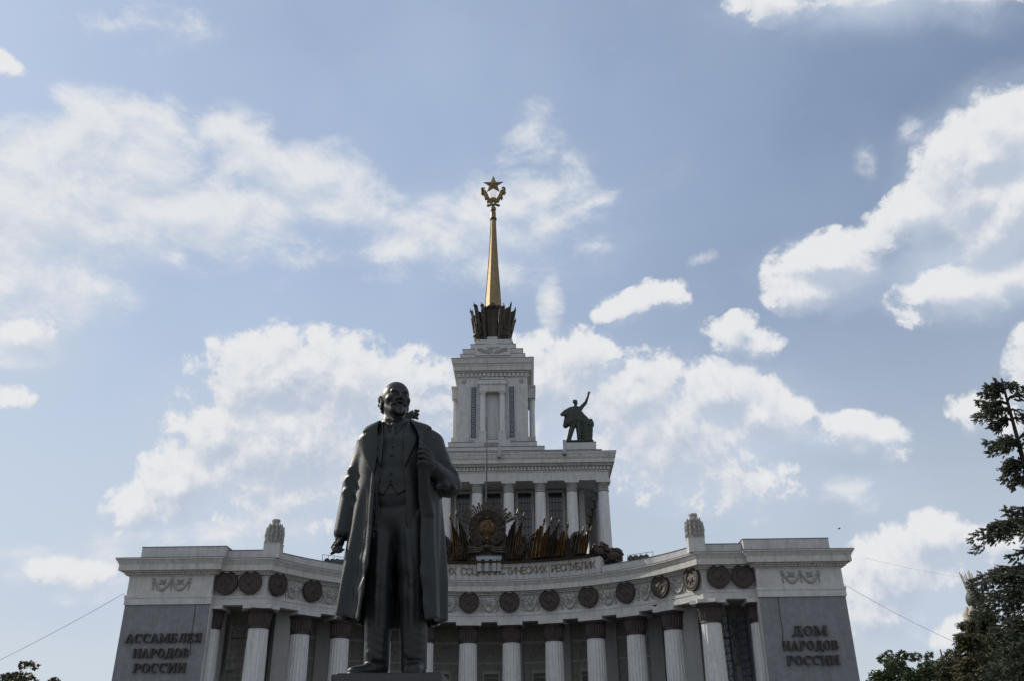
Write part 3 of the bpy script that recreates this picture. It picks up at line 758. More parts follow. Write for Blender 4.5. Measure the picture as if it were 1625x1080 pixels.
ringpath = [(-PX, PY+31), (-PX, PY), (PX, PY), (PX, PY+31)]
dentil_band(ringpath, .125, .34, 42.62, 43.08, .55, .32, 'podium_dentils')
dentil_band(ringpath, .34, .60, 43.12, 43.34, .28, .15, 'podium_egg_moulding')
dentil_band(ringpath, 1.02, 1.12, 44.35, 44.75, .5, .2, 'podium_cornice_beading')
pc = MB().lathe([(.98, 29.2), (.98, 29.5), (.88, 29.6), (.86, 33), (.82, 36), (.78, 39.3)], 28).build('podium_column', MT['column'], PAV, 30)
pcc = MB().lathe([(.80, 0), (.86, .05), (.86, .14), (.80, .2), (.82, .9), (.92, 1.1), (1.0, 1.25), (1.0, 1.3)], 24).build('podium_capital', MT['gallery'], pc, 35)
pca = MB().box(-1.08, 1.08, -1.0, 1.0, 0, .36).build('podium_abacus', MT['white'], pc)
pcc.location = (0, 0, 39.32); pca.location = (0, 0, 40.63)
ps = [(-16.7+4.771*k, 130.1) for k in range(8)] + [(sx*16.7, 130.1+4.8*j) for j in range(1, 7) for sx in (-1, 1)]
for i, (x, y) in enumerate(ps):
    o = pc if i == 0 else pc.copy()
    if i:
        COL.objects.link(o); o.parent = PAV
        for ch in (pcc, pca):
            c = ch.copy(); COL.objects.link(c); c.parent = o
    o.location = (x, y, 0)
# tall windows of the cell, with frames and glazing bars
for k in range(-3, 4):
    x = k*4.771
    if abs(x) > 12.8: x = 12.9*(1 if x > 0 else -1)
    if abs(k) == 3: continue
    fr = MB(); w = 1.05
    fr.box(x-w-.35, x-w, 133.6, 133.99, PZ0, 40.4).box(x+w, x+w+.35, 133.6, 133.99, PZ0, 40.4).box(x-w-.36, x+w+.36, 133.58, 133.985, 40.402, 40.8)
    FRM = fr.build('window_frame', MT['pil'], cell)
    MB().box(x-w+.002, x+w-.002, 133.9, 133.97, PZ0, 40.39).build('window_pane', MT['glass'], cell)
    g = MB()
    for j in range(-1, 2): g.box(x+j*.5-.03, x+j*.5+.03, 133.80, 133.88, PZ0, 40.3)
    for j in range(9): g.box(x-w+.01, x+w-.01, 133.81, 133.87, PZ0+.9+j*1.25, PZ0+.95+j*1.25)
    g.build('window_lattice', MT['lattice'], cell)
MB().box(13.2, 14.02, 133.7, 133.995, PZ0, 40.9).build('cell_pilaster', MT['pil'], cell)
MB().box(-14.02, -13.2, 133.7, 133.995, PZ0, 40.9).build('cell_pilaster', MT['pil'], cell)
for j in range(4):       # side windows of the cell
    MB().box(14.003, 14.06, 136+j*5, 138.4+j*5, PZ0, 39.8).build('window_pane', MT['glass'], cell)
# stepped blocking above the podium cornice
MB().box(-16.9, 16.9, 129.7, 160, 45.22, 45.42).build('blocking_course', MT['white'], PAV)
MB().box(-10.9, 10.95, 129.85, 158, 45.423, 46.02).build('blocking_course', MT['white'], PAV)
MB().box(-10.97, 11.02, 129.78, 158.1, 46.023, 46.09).build('blocking_flashing', MT['darktin'], PAV)
# tower --------------------------------------------------------------------------------
TX = -.35
def tb(x0, x1, y0, y1, z0, z1, name, m='white', parent=PAV): return MB().box(TX+x0, TX+x1, y0, y1, z0, z1).build(name, MT[m], parent)
TYC = 144.2
tb(-8.4, 8.4, 134.0, 154.4, 46.10, 48.13, 'tower_step'); tb(-8.47, 8.47, 133.93, 154.47, 48.133, 48.19, 'step_flashing', 'darktin')
tb(-7.2, 7.2, 136.5, 152, 48.195, 49.83, 'tower_step'); tb(-7.27, 7.27, 136.43, 152.07, 49.833, 49.89, 'step_flashing', 'darktin')
body = tb(-5.9, 5.9, 138.0, 150.4, 49.895, 61.9, 'tower_body')
tb(-5.98, 5.98, 137.92, 150.48, 60.22, 60.62, 'string_course', 'white', body)
# raised corner piers
for x0, x1 in ((-5.93, -3.85), (3.85, 5.93)):
    tb(x0, x1, 137.85, 138.002, 49.9, 60.215, 'corner_pier', 'white', body)
for x in (-3.2, 3.22):
    tb(x-.55, x+.55, 137.93, 138.001, 50.7, 60.21, 'grille_surround', 'column', body)
    g = tb(x-.42, x+.42, 137.88, 137.928, 51.04, 60.15, 'ornamental_grille', 'bluelat', body)
    lt = MB()
    for j in range(10):
        z = 51.35+j*.9
        lt.obox((TX+x, 137.86, z), (.25, 0, .25), (0, .02, 0), (-.03, 0, .03)); lt.obox((TX+x, 137.86, z), (.25, 0, -.25), (0, .02, 0), (.03, 0, .03)); lt.obox((TX+x, 137.855, z+.42), (.33, 0, 0), (0, .02, 0), (0, 0, .05))
        lt.tube([(TX+x+.2*math.cos(t), 137.85, z+.2*math.sin(t)) for t in [k*.7854 for k in range(9)]], .045, 4, False)
    lt.build('grille_scrollwork', MT['tin'], g)
def tring(prof, name, m='cornice', parent=PAV, x=5.9, y0=138.0, y1=150.4):
    mb = MB(); base = 0
    ring(mb, x, y0, y1, prof); mb.v = [(a+TX, b, c) for a, b, c in mb.v]
    return mb.build(name, MT[m], parent)
tring([(.05, 61.903), (.05, 62.74), (.35, 62.8), (.38, 62.98), (.70, 63.05), (.72, 63.82), (.78, 63.86), (.80, 64.12), (.98, 64.3), (1.12, 64.95), (1.15, 65.0), (1.15, 65.14), (.4, 65.2)], 'tower_cornice')
tring([(1.19, 65.145), (1.19, 65.22), (.2, 65.26)], 'cornice_flashing', 'darktin')
tp = [(TX-5.9, 150.4), (TX-5.9, 138.0), (TX+5.9, 138.0), (TX+5.9, 150.4)]
dentil_band(tp, .055, .30, 62.05, 62.70, .72, .42, 'tower_dentils')
dentil_band(tp, .82, .98, 64.30, 64.62, .38, .2, 'tower_egg_moulding')
for x in (-4.9, 4.9):
    o = MB().tube([(0, 0, 0), (0, -.05, 0)], .42, 14).tube([(0, -.05, 0), (0, -.1, 0)], .3, 12).build('rosette', MT['relief'], body); o.location = (TX+x, 137.99, 61.25)
# front aedicule
for x in (-1.62, 1.62):
    tb(x-.66, x+.66, 136.75, 137.84, 49.9, 50.75, 'aedicule_plinth', 'white', body)
    tb(x-.58, x+.58, 136.8, 137.84, 50.753, 51.95, 'aedicule_pedestal', 'white', body)
    o = MB().lathe([(.56, 0), (.56, .12), (.5, .2), (.49, 2.5), (.45, 6.3)], 22).build('aedicule_column', MT['column'], body, 30); o.location = (TX+x, 137.35, 51.953)
    c = MB().lathe([(.46, 0), (.52, .05), (.48, .12), (.5, .3), (.58, .42)], 20).box(-.6, .6, -.55, .45, .423, .63).build('aedicule_capital', MT['white'], body, 30); c.location = (TX+x, 137.35, 58.255)
tb(-2.2, 2.2, 136.75, 137.84, 58.90, 60.2, 'aedicule_entablature', 'white', body)
tb(-2.35, 2.35, 136.6, 137.84, 60.203, 61.0, 'aedicule_cornice', 'white', body); tb(-2.40, 2.40, 136.55, 137.84, 61.003, 61.06, 'aedicule_flashing', 'darktin', body)
tb(-1.95, 1.95, 137.0, 137.94, 61.065, 61.62, 'aedicule_attic', 'white', body); tb(-2.0, 2.0, 136.95, 137.945, 61.623, 61.70, 'aedicule_flashing', 'darktin', body)
for k in range(11):
    x = -.98+k*.196; tb(x-.07, x+.07, 137.90, 138.003, 50.8, 58.85, 'fluted_panel_rib', 'column', body)
tb(-2.9, 2.95, 136.32, 136.9, 48.2, 50.16, 'base_block', 'white', body)
tb(-1.35, 1.0, 136.28, 136.318, 48.9, 49.7, 'base_niche', 'gallery', body)
# side aedicules
for s in (-1, 1):
    xa, xb = sorted((s*5.92, s*7.15))
    tb(xa, xb, 141.2, 147.2, 59.45, 61.4, 'side_entablature', 'white', body); tb(*sorted((s*5.93, s*7.3)), 141.05, 147.35, 61.403, 61.75, 'side_cornice', 'white', body)
    tb(xa, xb, 141.2, 147.2, 49.9, 52.4, 'side_pedestal', 'white', body)
    for y in (142.2, 146.2):
        o = MB().lathe([(.52, 0), (.5, .2), (.48, 2.5), (.44, 6.9), (.55, 7.05)], 20).build('side_column', MT['column'], body, 30); o.location = (TX+s*6.62, y, 52.4)
# tiers above the tower cornice
tb(-5.6, 5.6, 137.6, 150.8, 65.26, 66.22, 'attic_tier'); tb(-5.64, 5.64, 137.56, 150.84, 66.223, 66.27, 'tier_flashing', 'darktin')
tb(-5.22, 5.22, 138.0, 150.4, 66.275, 67.34, 'attic_tier'); tb(-5.27, 5.27, 137.95, 150.45, 67.343, 67.40, 'tier_flashing', 'darktin')
pp = MB().prism([(TX-3.05, 65.9), (TX+3.05, 65.9), (TX+3.05, 67.5), (TX+1.4, 67.95), (TX, 68.08), (TX-1.4, 67.95), (TX-3.05, 67.5)], 137.45, 137.99).build('pediment_panel', MT['white'], PAV)
em = MB()
for i in range(60):
    t = random.uniform(-1, 1); em.ball((TX+t*2.5, 137.42, 66.9+random.uniform(-.55, .6)*(1-.6*t*t)), (random.uniform(.08, .25), .07, random.uniform(.06, .15)), 6, 4, .3)
for s in (-1, 1):
    for q in range(4): em.tube([(TX+s*(.3+.1*q), 137.43, 66.2+.1*q), (TX+s*(1.2+.1*q), 137.40, 66.35+.22*q), (TX+s*(2.6), 137.43, 66.9+.12*q)], [.07, .1, .03], 5)
em.build('pediment_relief', MT['relief'], pp, 60)
tb(-3.97, 3.97, 140.0, 148.4, 67.4, 69.2, 'attic_tier'); tb(-4.02, 4.02, 139.95, 148.45, 69.203, 69.26, 'tier_flashing', 'darktin')
tb(-3.3, 3.3, 141.0, 147.4, 69.265, 70.55, 'spire_plinth'); tb(-1.15, 1.15, 141.4, 147.0, 70.553, 71.25, 'spire_plinth')

# ------------------------------------------------------------------ signed-distance sculpting
class SDF:
    def __init__(s, lo, hi, vox):
        s.lo = np.array(lo, float); s.v = vox
        s.n = np.ceil((np.array(hi)-s.lo)/vox).astype(int)+1
        s.D = np.full(s.n, 1.0, np.float32)
        s.ax = [s.lo[i] + vox*np.arange(s.n[i], dtype=np.float32) for i in range(3)]
        s.ax = [a.astype(np.float32) for a in s.ax]
    def sl(s, box):
        if box is None: return (slice(None),)*3
        out = []
        for i in range(3):
            a = max(0, int((box[i]-s.lo[i])/s.v)-4); b = min(s.n[i], int((box[i+3]-s.lo[i])/s.v)+6)
            out.append(slice(a, max(b, a+1)))
        return tuple(out)
    def g(s, sl):
        return s.ax[0][sl[0]][:, None, None], s.ax[1][sl[1]][None, :, None], s.ax[2][sl[2]][None, None, :]
    def un(s, fn, box=None, k=.03):
        sl = s.sl(box); d = fn(*s.g(sl)); a = s.D[sl]; s.D[sl] = smin(a, d, k); return s
    def sub(s, fn, box=None, k=.02):
        sl = s.sl(box); d = -fn(*s.g(sl)); a = s.D[sl]; s.D[sl] = -smin(-a, -d, k); return s
    def disp(s, fn, box=None):
        sl = s.sl(box); s.D[sl] = s.D[sl] + fn(*s.g(sl)); return s
    def mesh(s):
        import openvdb
        D = np.clip(s.D, -3*s.v, 3*s.v).astype(np.float32)
        D[0] = D[-1] = 3*s.v; D[:, 0] = D[:, -1] = 3*s.v; D[:, :, 0] = D[:, :, -1] = 3*s.v
        gr = openvdb.FloatGrid(3*s.v); gr.copyFromArray(D)
        P, T, Q = gr.convertToPolygons(isovalue=0.0, adaptivity=0.0)
        return P*s.v + s.lo, T, Q
def smin(a, b, k):
    if k <= 0: return np.minimum(a, b)
    h = np.maximum(k-np.abs(a-b), 0)/k
    return (np.minimum(a, b) - h*h*k*.25).astype(np.float32)
def smax(a, b, k): return -smin(-a, -b, k)
def f_ell(c, r, rot=None):
    c = np.array(c, float); r = np.array(r, float); Rm = rot
    def f(X, Y, Z):
        x, y, z = X-c[0], Y-c[1], Z-c[2]
        if Rm is not None: x, y, z = (Rm[0][i]*x+Rm[1][i]*y+Rm[2][i]*z for i in range(3))
        q = np.sqrt((x/r[0])**2+(y/r[1])**2+(z/r[2])**2)
        g = np.sqrt((x/r[0]**2)**2+(y/r[1]**2)**2+(z/r[2]**2)**2)+1e-6
        return q*(q-1)/g
    m = max(r); return f, (c[0]-m, c[1]-m, c[2]-m, c[0]+m, c[1]+m, c[2]+m)
def f_cap(a, b, ra, rb, flat=None):
    a = np.array(a, float); b = np.array(b, float); ba = b-a; L2 = float(ba@ba)
    def f(X, Y, Z):
        x, y, z = X-a[0], Y-a[1], Z-a[2]
        h = np.clip((x*ba[0]+y*ba[1]+z*ba[2])/L2, 0, 1)
        dx, dy, dz = x-ba[0]*h, y-ba[1]*h, z-ba[2]*h
        if flat is not None: dx, dy, dz = dx/flat[0], dy/flat[1], dz/flat[2]
        return np.sqrt(dx*dx+dy*dy+dz*dz) - (ra+(rb-ra)*h)
    m = max(ra, rb)*(max(flat) if flat is not None else 1)
    lo = np.minimum(a, b)-m; hi = np.maximum(a, b)+m
    return f, (*lo, *hi)
def f_box(c, h, r=.02):
    c = np.array(c, float); h = np.array(h, float)
    def f(X, Y, Z):
        x, y, z = np.abs(X-c[0])-h[0]+r, np.abs(Y-c[1])-h[1]+r, np.abs(Z-c[2])-h[2]+r
        return np.sqrt(np.maximum(x, 0)**2+np.maximum(y, 0)**2+np.maximum(z, 0)**2) + np.minimum(np.maximum(x, np.maximum(y, z)), 0) - r
    return f, (*(c-h), *(c+h))
def lerp(t, xs, ys): return np.interp(t, xs, ys).astype(np.float32)
def poly2(P):
    P = np.array(P, float)
    def f(X, Z):
        X, Z = np.broadcast_arrays(X, Z)
        d = np.full(X.shape, 1e9); s = np.ones(X.shape); n = len(P)
        for i in range(n):
            a = P[i]; b = P[i-1]; ex, ez = b-a; wx = X-a[0]; wz = Z-a[1]
            h = np.clip((wx*ex+wz*ez)/(ex*ex+ez*ez), 0, 1)
            d = np.minimum(d, (wx-ex*h)**2+(wz-ez*h)**2)
            c1 = Z >= a[1]; c2 = Z < b[1]; c3 = ex*wz > ez*wx
            s = np.where((c1 & c2 & c3) | (~c1 & ~c2 & ~c3), -s, s)
        return (s*np.sqrt(d)).astype(np.float32)
    return f
def mesh_from(parts, name):
    V = []; F = []; n = 0
    for P, T, Q in parts:
        V.append(P); F += (T+n).tolist() if len(T) else []; F += (Q+n).tolist(); n += len(P)
    me = bpy.data.meshes.new(name); me.from_pydata(np.concatenate(V).tolist(), [], F); me.update()
    bm = bmesh.new(); bm.from_mesh(me); bmesh.ops.recalc_face_normals(bm, faces=bm.faces); bm.to_mesh(me); bm.free()
    return me
def hand_sdf(S, palm_c, palm_r, fingers, thumb, rot=None, k=.025):
    f, b = f_ell(palm_c, palm_r, rot); S.un(f, b, .03)
    for ch in fingers + [thumb]:
        for i in range(len(ch)-1):
            (p, r0), (q, r1) = ch[i], ch[i+1]
            f, b = f_cap(p, q, r0, r1); S.un(f, b, .012)

def big_statue():
    S = SDF((-1.95, -1.25, -.06), (1.62, 1.15, 6.12), .0225)
    sec = dict(z=[1.0, 1.2, 2.06, 3.25, 4.5, 5.0, 5.5, 6.1], cx=[-.24, -.24, -.22, -.20, -.19, -.18, -.20, -.25],
               a=[1.25, 1.24, 1.19, 1.11, 1.02, 1.02, 1.05, 1.0], b=[.86, .84, .76, .66, .62, .62, .58, .50])
    def coat_section(X, Y, Z, shrink=0.0):
        z = Z.ravel(); I = lambda key: lerp(z, sec['z'], sec[key])[None, None, :]
        cx, a, b = I('cx'), I('a')-shrink, I('b')-shrink
        qx = np.abs((X-cx)/a); qy = np.abs((Y+.02)/b); p = 2.35
        r = (qx**p+qy**p)**(1/p)
        return ((r-1)*np.minimum(a, b)*1.0).astype(np.float32)
    def shoulders(X, Y, Z):
        s = np.where(X < -.33, (-.33-X)*.40, np.maximum(X+.33, 0)*.30)
        return (Z - (5.99 - s) + .25*np.maximum(np.abs(Y+.02)-.2, 0))*.9
    def theta(X, Y): return np.arctan2(Y, X+.2)
    def folds(X, Y, Z):
        t = theta(X, Y)
        w = np.clip((4.3-Z)/2.2, 0, 1)
        f1 = np.sin(t*11+.22*Z+.3*np.sin(Z*.7))*.050 + np.sin(t*23-.3*Z+1.3)*.020
        return (-w*f1).astype(np.float32)
    def coat(X, Y, Z):
        d = smax(coat_section(X, Y, Z), shoulders(X, Y, Z), .12) + folds(X, Y, Z)
        hem = 1.10 + .17*np.clip((-.2-X)/1.25, 0, 1)**1.3 + .08*np.clip((X-.2)/.8, 0, 1)**2
        d = smax(d, (hem-Z), .03)
        inner = coat_section(X, Y, Z, .11) + folds(X, Y, Z)      # hollow skirt
        inner = smax(inner, Z-3.0, .1)
        return smax(d, -inner, .02)
    zz = [1.0, 1.13, 1.91, 3.09, 4.3, 5.0, 5.55, 5.9, 6.2]
    def xl(z): return lerp(z, zz, [-.82, -.80, -.74, -.68, -.68, -.67, -.72, -.66, -.60])
    def xr(z): return lerp(z, zz, [.66, .63, .52, .46, .44, .40, .28, .03, .0])
    def opening(X, Y, Z):
        z = Z.ravel(); l = xl(z)[None, None, :]; r = xr(z)[None, None, :]
        wob = .02*np.sin(Z*3.1)
        return smax(smax(l+wob-X, X-r+wob, .03), Y-.42, .05)
    S.un(coat, None, 0)
    S.sub(opening, (-1, -1.3, .9, .8, .45, 6.15), .03)
    # turned edge along the coat fronts
    for xs, sg in ((xl, -1), (xr, 1)):
        def edge(X, Y, Z, xs=xs, sg=sg):
            z = Z.ravel(); e = xs(z)[None, None, :]
            d = np.abs(coat_section(X, Y, Z)+folds(X, Y, Z)+.035) - .055
            return smax(smax(smax(d, np.abs(X-e-sg*.045)-.05, .02), Y+.15, .02), np.maximum(Z-4.9, 1.12-Z), .02)
        S.un(edge, (-1, -1.2, 1.0, .9, 0, 5.0), .03)
    # trousers
    for (hip, kn, an, rr) in (((-.55, 0, 3.55), (-.53, -.06, 1.95), (-.50, .02, .22), (.40, .31, .285)), ((.14, -.06, 3.55), (.28, -.14, 1.95), (.345, -.04, .22), (.42, .335, .30))):
        f, b = f_cap(hip, kn, rr[0], rr[1]); S.un(f, b, .05)
        f, b = f_cap(kn, an, rr[1], rr[2]); S.un(f, b, .05)
        # crease down the front, and breaks above the shoe
        f, b = f_cap((hip[0], hip[1]-rr[0]+.03, hip[2]-.5), (kn[0], kn[1]-rr[1]+.01, kn[2]), .05, .045); S.un(f, b, .09)
        f, b = f_cap((kn[0], kn[1]-rr[1]+.01, kn[2]), (an[0]-.02, an[1]-rr[2]-.01, an[2]+.15), .045, .05); S.un(f, b, .09)
        for q in range(4):
            z = .42+.17*q; f, b = f_cap((an[0]-.14, an[1]-.25, z+.07), (an[0]+.12, an[1]-.26, z-.05), .035, .045); S.un(f, b, .12)
        S.disp(lambda X, Y, Z, c=kn: (-.016*np.sin(9*Z+5*(X-c[0]))*np.exp(-((Z-c[2])/.7)**2)).astype(np.float32), (kn[0]-.4, -.7, 1.0, kn[0]+.4, .4, 3.2))
    S.sub(lambda X, Y, Z: (np.sqrt((X-(-.10-.09*Z+.02*Z*Z))**2+((Y+.36)*.55)**2) - .055) + np.maximum(Z-2.9, 0)*.5, (-.5, -.8, 0, .1, .1, 3.0), .10)
    f, b = f_ell((-.20, -.02, 3.60), (.62, .44, .55)); S.un(f, b, .1)
    # shoes
    for (heel, mid, toe, r) in (((-.45, .10, .11), (-.66, -.16, .13), (-.92, -.46, .08), (.16, .18, .13)), ((.36, .12, .11), (.38, -.22, .14), (.41, -.56, .09), (.18, .20, .165))):
        f, b = f_cap(heel, mid, r[0], r[1], (1, 1, .82)); S.un(f, b, .05)
        f, b = f_cap(mid, toe, r[1], r[2], (1.05, 1, .8)); S.un(f, b, .05)
        f, b = f_cap((heel[0], heel[1], .02), (mid[0], mid[1], .02), r[0]+.02, r[1]+.015, (1, 1, .25)); S.un(f, b, .01)
        f, b = f_cap((mid[0], mid[1], .02), (toe[0], toe[1], .02), r[1]+.015, r[2]+.03, (1, 1, .25)); S.un(f, b, .01)
    # torso, vest, jacket as layered shells limited by their cut lines
    def torso(X, Y, Z, o=0.0):
        z = Z.ravel()
        a = lerp(z, [3.0, 4.0, 4.8, 5.4, 5.8, 6.0], [.60, .60, .62, .66, .60, .40])[None, None, :]+o
        b = lerp(z, [3.0, 4.0, 4.8, 5.4, 5.75, 6.0], [.40, .50, .53, .48, .36, .22])[None, None, :]+o
        cy = lerp(z, [3, 4.0, 5.4, 6.0], [-.02, -.06, -.04, .05])[None, None, :]
        q = (np.abs((X+.22)/a)**2.3+np.abs((Y-cy)/b)**2.3)**(1/2.3)
        return smax(smax(((q-1)*np.minimum(a, b)).astype(np.float32), Z-5.95+0*X, .1), (3.05 if o > .06 else 3.5)-Z+0*X, .02 if o > .02 else .5)
    S.un(lambda X, Y, Z: torso(X, Y, Z), (-1, -.9, 3.2, .8, .6, 6.1), .04)
    vest = poly2([(-.95, 6.0), (-.80, 4.12), (-.66, 4.05), (-.47, 3.98), (-.30, 4.22), (-.12, 3.98), (.02, 4.05), (.2, 4.15), (.35, 6.0), (-.02, 5.92), (-.30, 5.35), (-.60, 5.92)])
    S.un(lambda X, Y, Z: smax(torso(X, Y, Z, .045), vest(X, Z)+0*Y, .012), (-1, -.9, 3.8, .8, .2, 6.1), .008)
    jl = poly2([(-.62, 5.95), (-.55, 5.5), (-.52, 4.9), (-.60, 4.2), (-.60, 3.15), (-1.0, 3.1), (-1.0, 6)])
    jr = poly2([(.0, 5.98), (-.06, 5.4), (-.04, 4.75), (.06, 4.1), (.10, 3.3), (.16, 3.12), (.85, 3.08), (.85, 6)])
    for j in (jl, jr): S.un(lambda X, Y, Z, j=j: smax(smax(torso(X, Y, Z, .10), j(X, Z)+0*Y, .015), Y+.02, .02), (-1, -.9, 2.9, .8, .1, 6.1), .008)
    jr2 = poly2([(.0, 5.95), (.26, 5.55), (.30, 5.30), (.16, 4.95), (.04, 4.60), (-.05, 5.3)])   # jacket lapel
    S.un(lambda X, Y, Z: smax(smax(torso(X, Y, Z, .145), jr2(X, Z)+0*Y, .012), Y+.02, .02), (-1, -.9, 4.4, .8, .1, 6.1), .006)
    jl2 = poly2([(-.62, 5.95), (-.75, 5.5), (-.66, 4.9), (-.55, 4.60), (-.52, 5.3)])
    S.un(lambda X, Y, Z: smax(smax(torso(X, Y, Z, .145), jl2(X, Z)+0*Y, .012), Y+.02, .02), (-1, -.9, 4.4, .8, .1, 6.1), .006)
    for z in (5.15, 4.93, 4.70, 4.48, 4.30):
        f, b = f_ell((-.30, -.615-.0*(z-5), z), (.035, .04, .035)); S.un(f, b, .005)
    # horizontal drag folds on vest
    S.disp(lambda X, Y, Z: (-.012*np.sin(13*Z+6*np.abs(X+.3))*np.exp(-((X+.28)/.3)**2)).astype(np.float32), (-.8, -.8, 4.1, .3, -.2, 5.3))
    # shirt, collar, tie
    f, b = f_cap((-.33, -.0, 5.70), (-.37, .02, 6.10), .37, .27); S.un(f, b, .05)
    for s in (-1, 1):
        pts = [(-.34+s*.30, -.05, 5.98), (-.34+s*.20, -.26, 5.90), (-.34+s*.09, -.36, 5.78)]
        for i in range(2):
            f, b = f_cap(pts[i], pts[i+1], .07-.012*i, .058-.012*i, (1, .7, 1.6)); S.un(f, b, .02)
        f, b = f_cap((-.34+s*.33, .05, 6.02), (-.34+s*.20, .30, 6.05), .06, .06, (1, 1, 1.6)); S.un(f, b, .02)
    f, b = f_ell((-.335, -.37, 5.79), (.075, .06, .075)); S.un(f, b, .015)
    f, b = f_cap((-.33, -.40, 5.72), (-.31, -.53, 5.38), .05, .085, (1, .6, 1)); S.un(f, b, .015)
    # coat lapels
    def onbody(X, Y, Z, o): return np.abs(smax(coat_section(X, Y, Z), shoulders(X, Y, Z), .12) - o*.5) - o*.5
    Ll = poly2([(-.64, 6.02), (-.88, 5.86), (-1.10, 5.60), (-1.00, 5.52), (-1.20, 5.40), (-1.02, 4.98), (-.86, 4.66), (-.70, 4.42), (-.66, 4.9), (-.66, 5.4), (-.70, 5.6)])
    Lr = poly2([(.0, 6.02), (.30, 5.92), (.62, 5.68), (.52, 5.58), (.68, 5.47), (.60, 5.10), (.50, 4.85), (.40, 4.85), (.38, 5.25), (.27, 5.56), (.12, 5.8)])
    for P_ in (Ll, Lr):
        S.un(lambda X, Y, Z, P_=P_: smax(smax(onbody(X, Y, Z, .075), P_(X, Z)+.008*0*Y, .015), Y-.02, .02), (-1.4, -1, 4.3, 1, .1, 6.1), .004)
    # collar standing round the back of the neck
    for i in range(9):
        a0 = math.pi*(i/9)-.12; a1 = math.pi*((i+1)/9)-.12
        p0 = (-.32+.40*math.cos(a0), .02+.32*math.sin(a0), 5.93); p1 = (-.32+.40*math.cos(a1), .02+.32*math.sin(a1), 5.93)
        f, b = f_cap(p0, p1, .085, .085, (1, 1, 1.5)); S.un(f, b, .05)
    # arm hanging on the viewer's left
    A = [(-1.00, .02, 5.38), (-1.33, .10, 4.42), (-1.47, -.04, 3.22)]
    f, b = f_cap(A[0], A[1], .30, .265); S.un(f, b, .10)
    f, b = f_cap(A[1], A[2], .265, .225); S.un(f, b, .04)
    S.sub(lambda X, Y, Z: f_cap(A[2], (-1.49, -.07, 3.05), .17, .15)[0](X, Y, Z), (-1.8, -.4, 2.8, -1.2, .3, 3.3), .01)
    for (z, dx, r) in ((4.50, 0, .05), (4.25, .02, .06), (3.95, .0, .05)):
        t = (5.38-z)/.96 if z > 4.42 else None
        cx = np.interp(z, [3.22, 4.42, 5.38], [-1.47, -1.33, -1.0])
        f, b = f_cap((cx-.10, -.16, z+.22), (cx+.16, -.17, z-.16), r*.8, r*.6); S.un(f, b, .10)
    f, b = f_cap((-1.60, -.12, 3.22), (-1.36, -.20, 3.20), .04, .04); S.un(f, b, .04)
    # its hand, fingers curled back around a small fold of cloth
    hand_sdf(S, (-1.53, -.10, 3.00), (.125, .10, .17), [
        [((-1.62, -.14, 2.96), .045), ((-1.66, -.22, 2.84), .042), ((-1.62, -.26, 2.76), .036), ((-1.55, -.22, 2.74), .032)],
        [((-1.57, -.16, 2.92), .045), ((-1.60, -.26, 2.80), .043), ((-1.57, -.29, 2.72), .037), ((-1.50, -.24, 2.71), .032)],
        [((-1.51, -.17, 2.91), .045), ((-1.53, -.27, 2.80), .041), ((-1.50, -.29, 2.72), .036), ((-1.44, -.24, 2.72), .031)],
        [((-1.45, -.15, 2.93), .040), ((-1.46, -.24, 2.83), .036), ((-1.43, -.26, 2.77), .031), ((-1.39, -.22, 2.77), .028)]],
        [((-1.46, -.16, 3.04), .055), ((-1.50, -.25, 2.95), .050), ((-1.57, -.30, 2.87), .038)])
    f, b = f_cap((-1.52, -.10, 2.84), (-1.68, -.16, 2.70), .075, .045, (1, 1, .8)); S.un(f, b, .02)
    # bent arm on the viewer's right, hand at the lapel
    B = [(.58, .02, 5.34), (1.05, .08, 4.36), (.70, -.62, 4.58)]
    f, b = f_cap(B[0], B[1], .31, .285); S.un(f, b, .12)
    f, b = f_cap(B[1], B[2], .285, .20); S.un(f, b, .05)
    S.sub(lambda X, Y, Z: f_cap(B[2], (.60, -.85, 4.66), .15, .15)[0](X, Y, Z), (.3, -1.1, 4.3, 1, -.5, 5), .01)
    for (p, q, r) in (((.92, -.22, 4.62), (1.22, -.02, 4.36), .05), ((.86, -.30, 4.52), (1.18, -.18, 4.22), .05), ((.80, -.42, 4.46), (1.02, -.40, 4.22), .04), ((.90, -.05, 4.85), (1.20, .0, 4.62), .05), ((.70, -.2, 5.1), (1.0, -.15, 4.85), .045), ((1.1, -.25, 4.3), (.8, -.45, 4.18), .05)):
        f, b = f_cap(p, q, r, r*1.1); S.un(f, b, .12)
    hand_sdf(S, (.60, -.80, 4.74), (.14, .11, .19), [
        [((.62, -.86, 4.90), .052), ((.52, -.97, 4.97), .050), ((.42, -.96, 4.98), .043), ((.39, -.88, 4.96), .037)],
        [((.61, -.88, 4.81), .054), ((.50, -1.00, 4.87), .051), ((.40, -.98, 4.87), .045), ((.37, -.89, 4.85), .038)],
        [((.60, -.87, 4.72), .052), ((.50, -.99, 4.76), .049), ((.41, -.97, 4.76), .043), ((.38, -.89, 4.75), .037)],
        [((.59, -.84, 4.63), .046), ((.50, -.94, 4.66), .042), ((.43, -.93, 4.66), .038), ((.41, -.87, 4.65), .033)]],
        [((.60, -.78, 4.86), .060), ((.52, -.84, 5.02), .052), ((.43, -.84, 5.10), .042)])
    f, b = f_cap((.66, -.72, 4.62), (.72, -.60, 4.56), .13, .15); S.un(f, b, .03)
    # the gathered edge of coat in the fist
    for q in range(3):
        f, b = f_cap((.42+.06*q, -.82, 4.60), (.46+.10*q, -.47, 3.55), .06, .05); S.un(f, b, .14)
    f, b = f_cap((.42, -.86, 4.98), (.40, -.62, 5.45), .05, .06); S.un(f, b, .05)
    f, b = f_box((-.1, .02, -.02), (1.12, .86, .035), .01); S.un(f, b, 0)
    body = S.mesh()
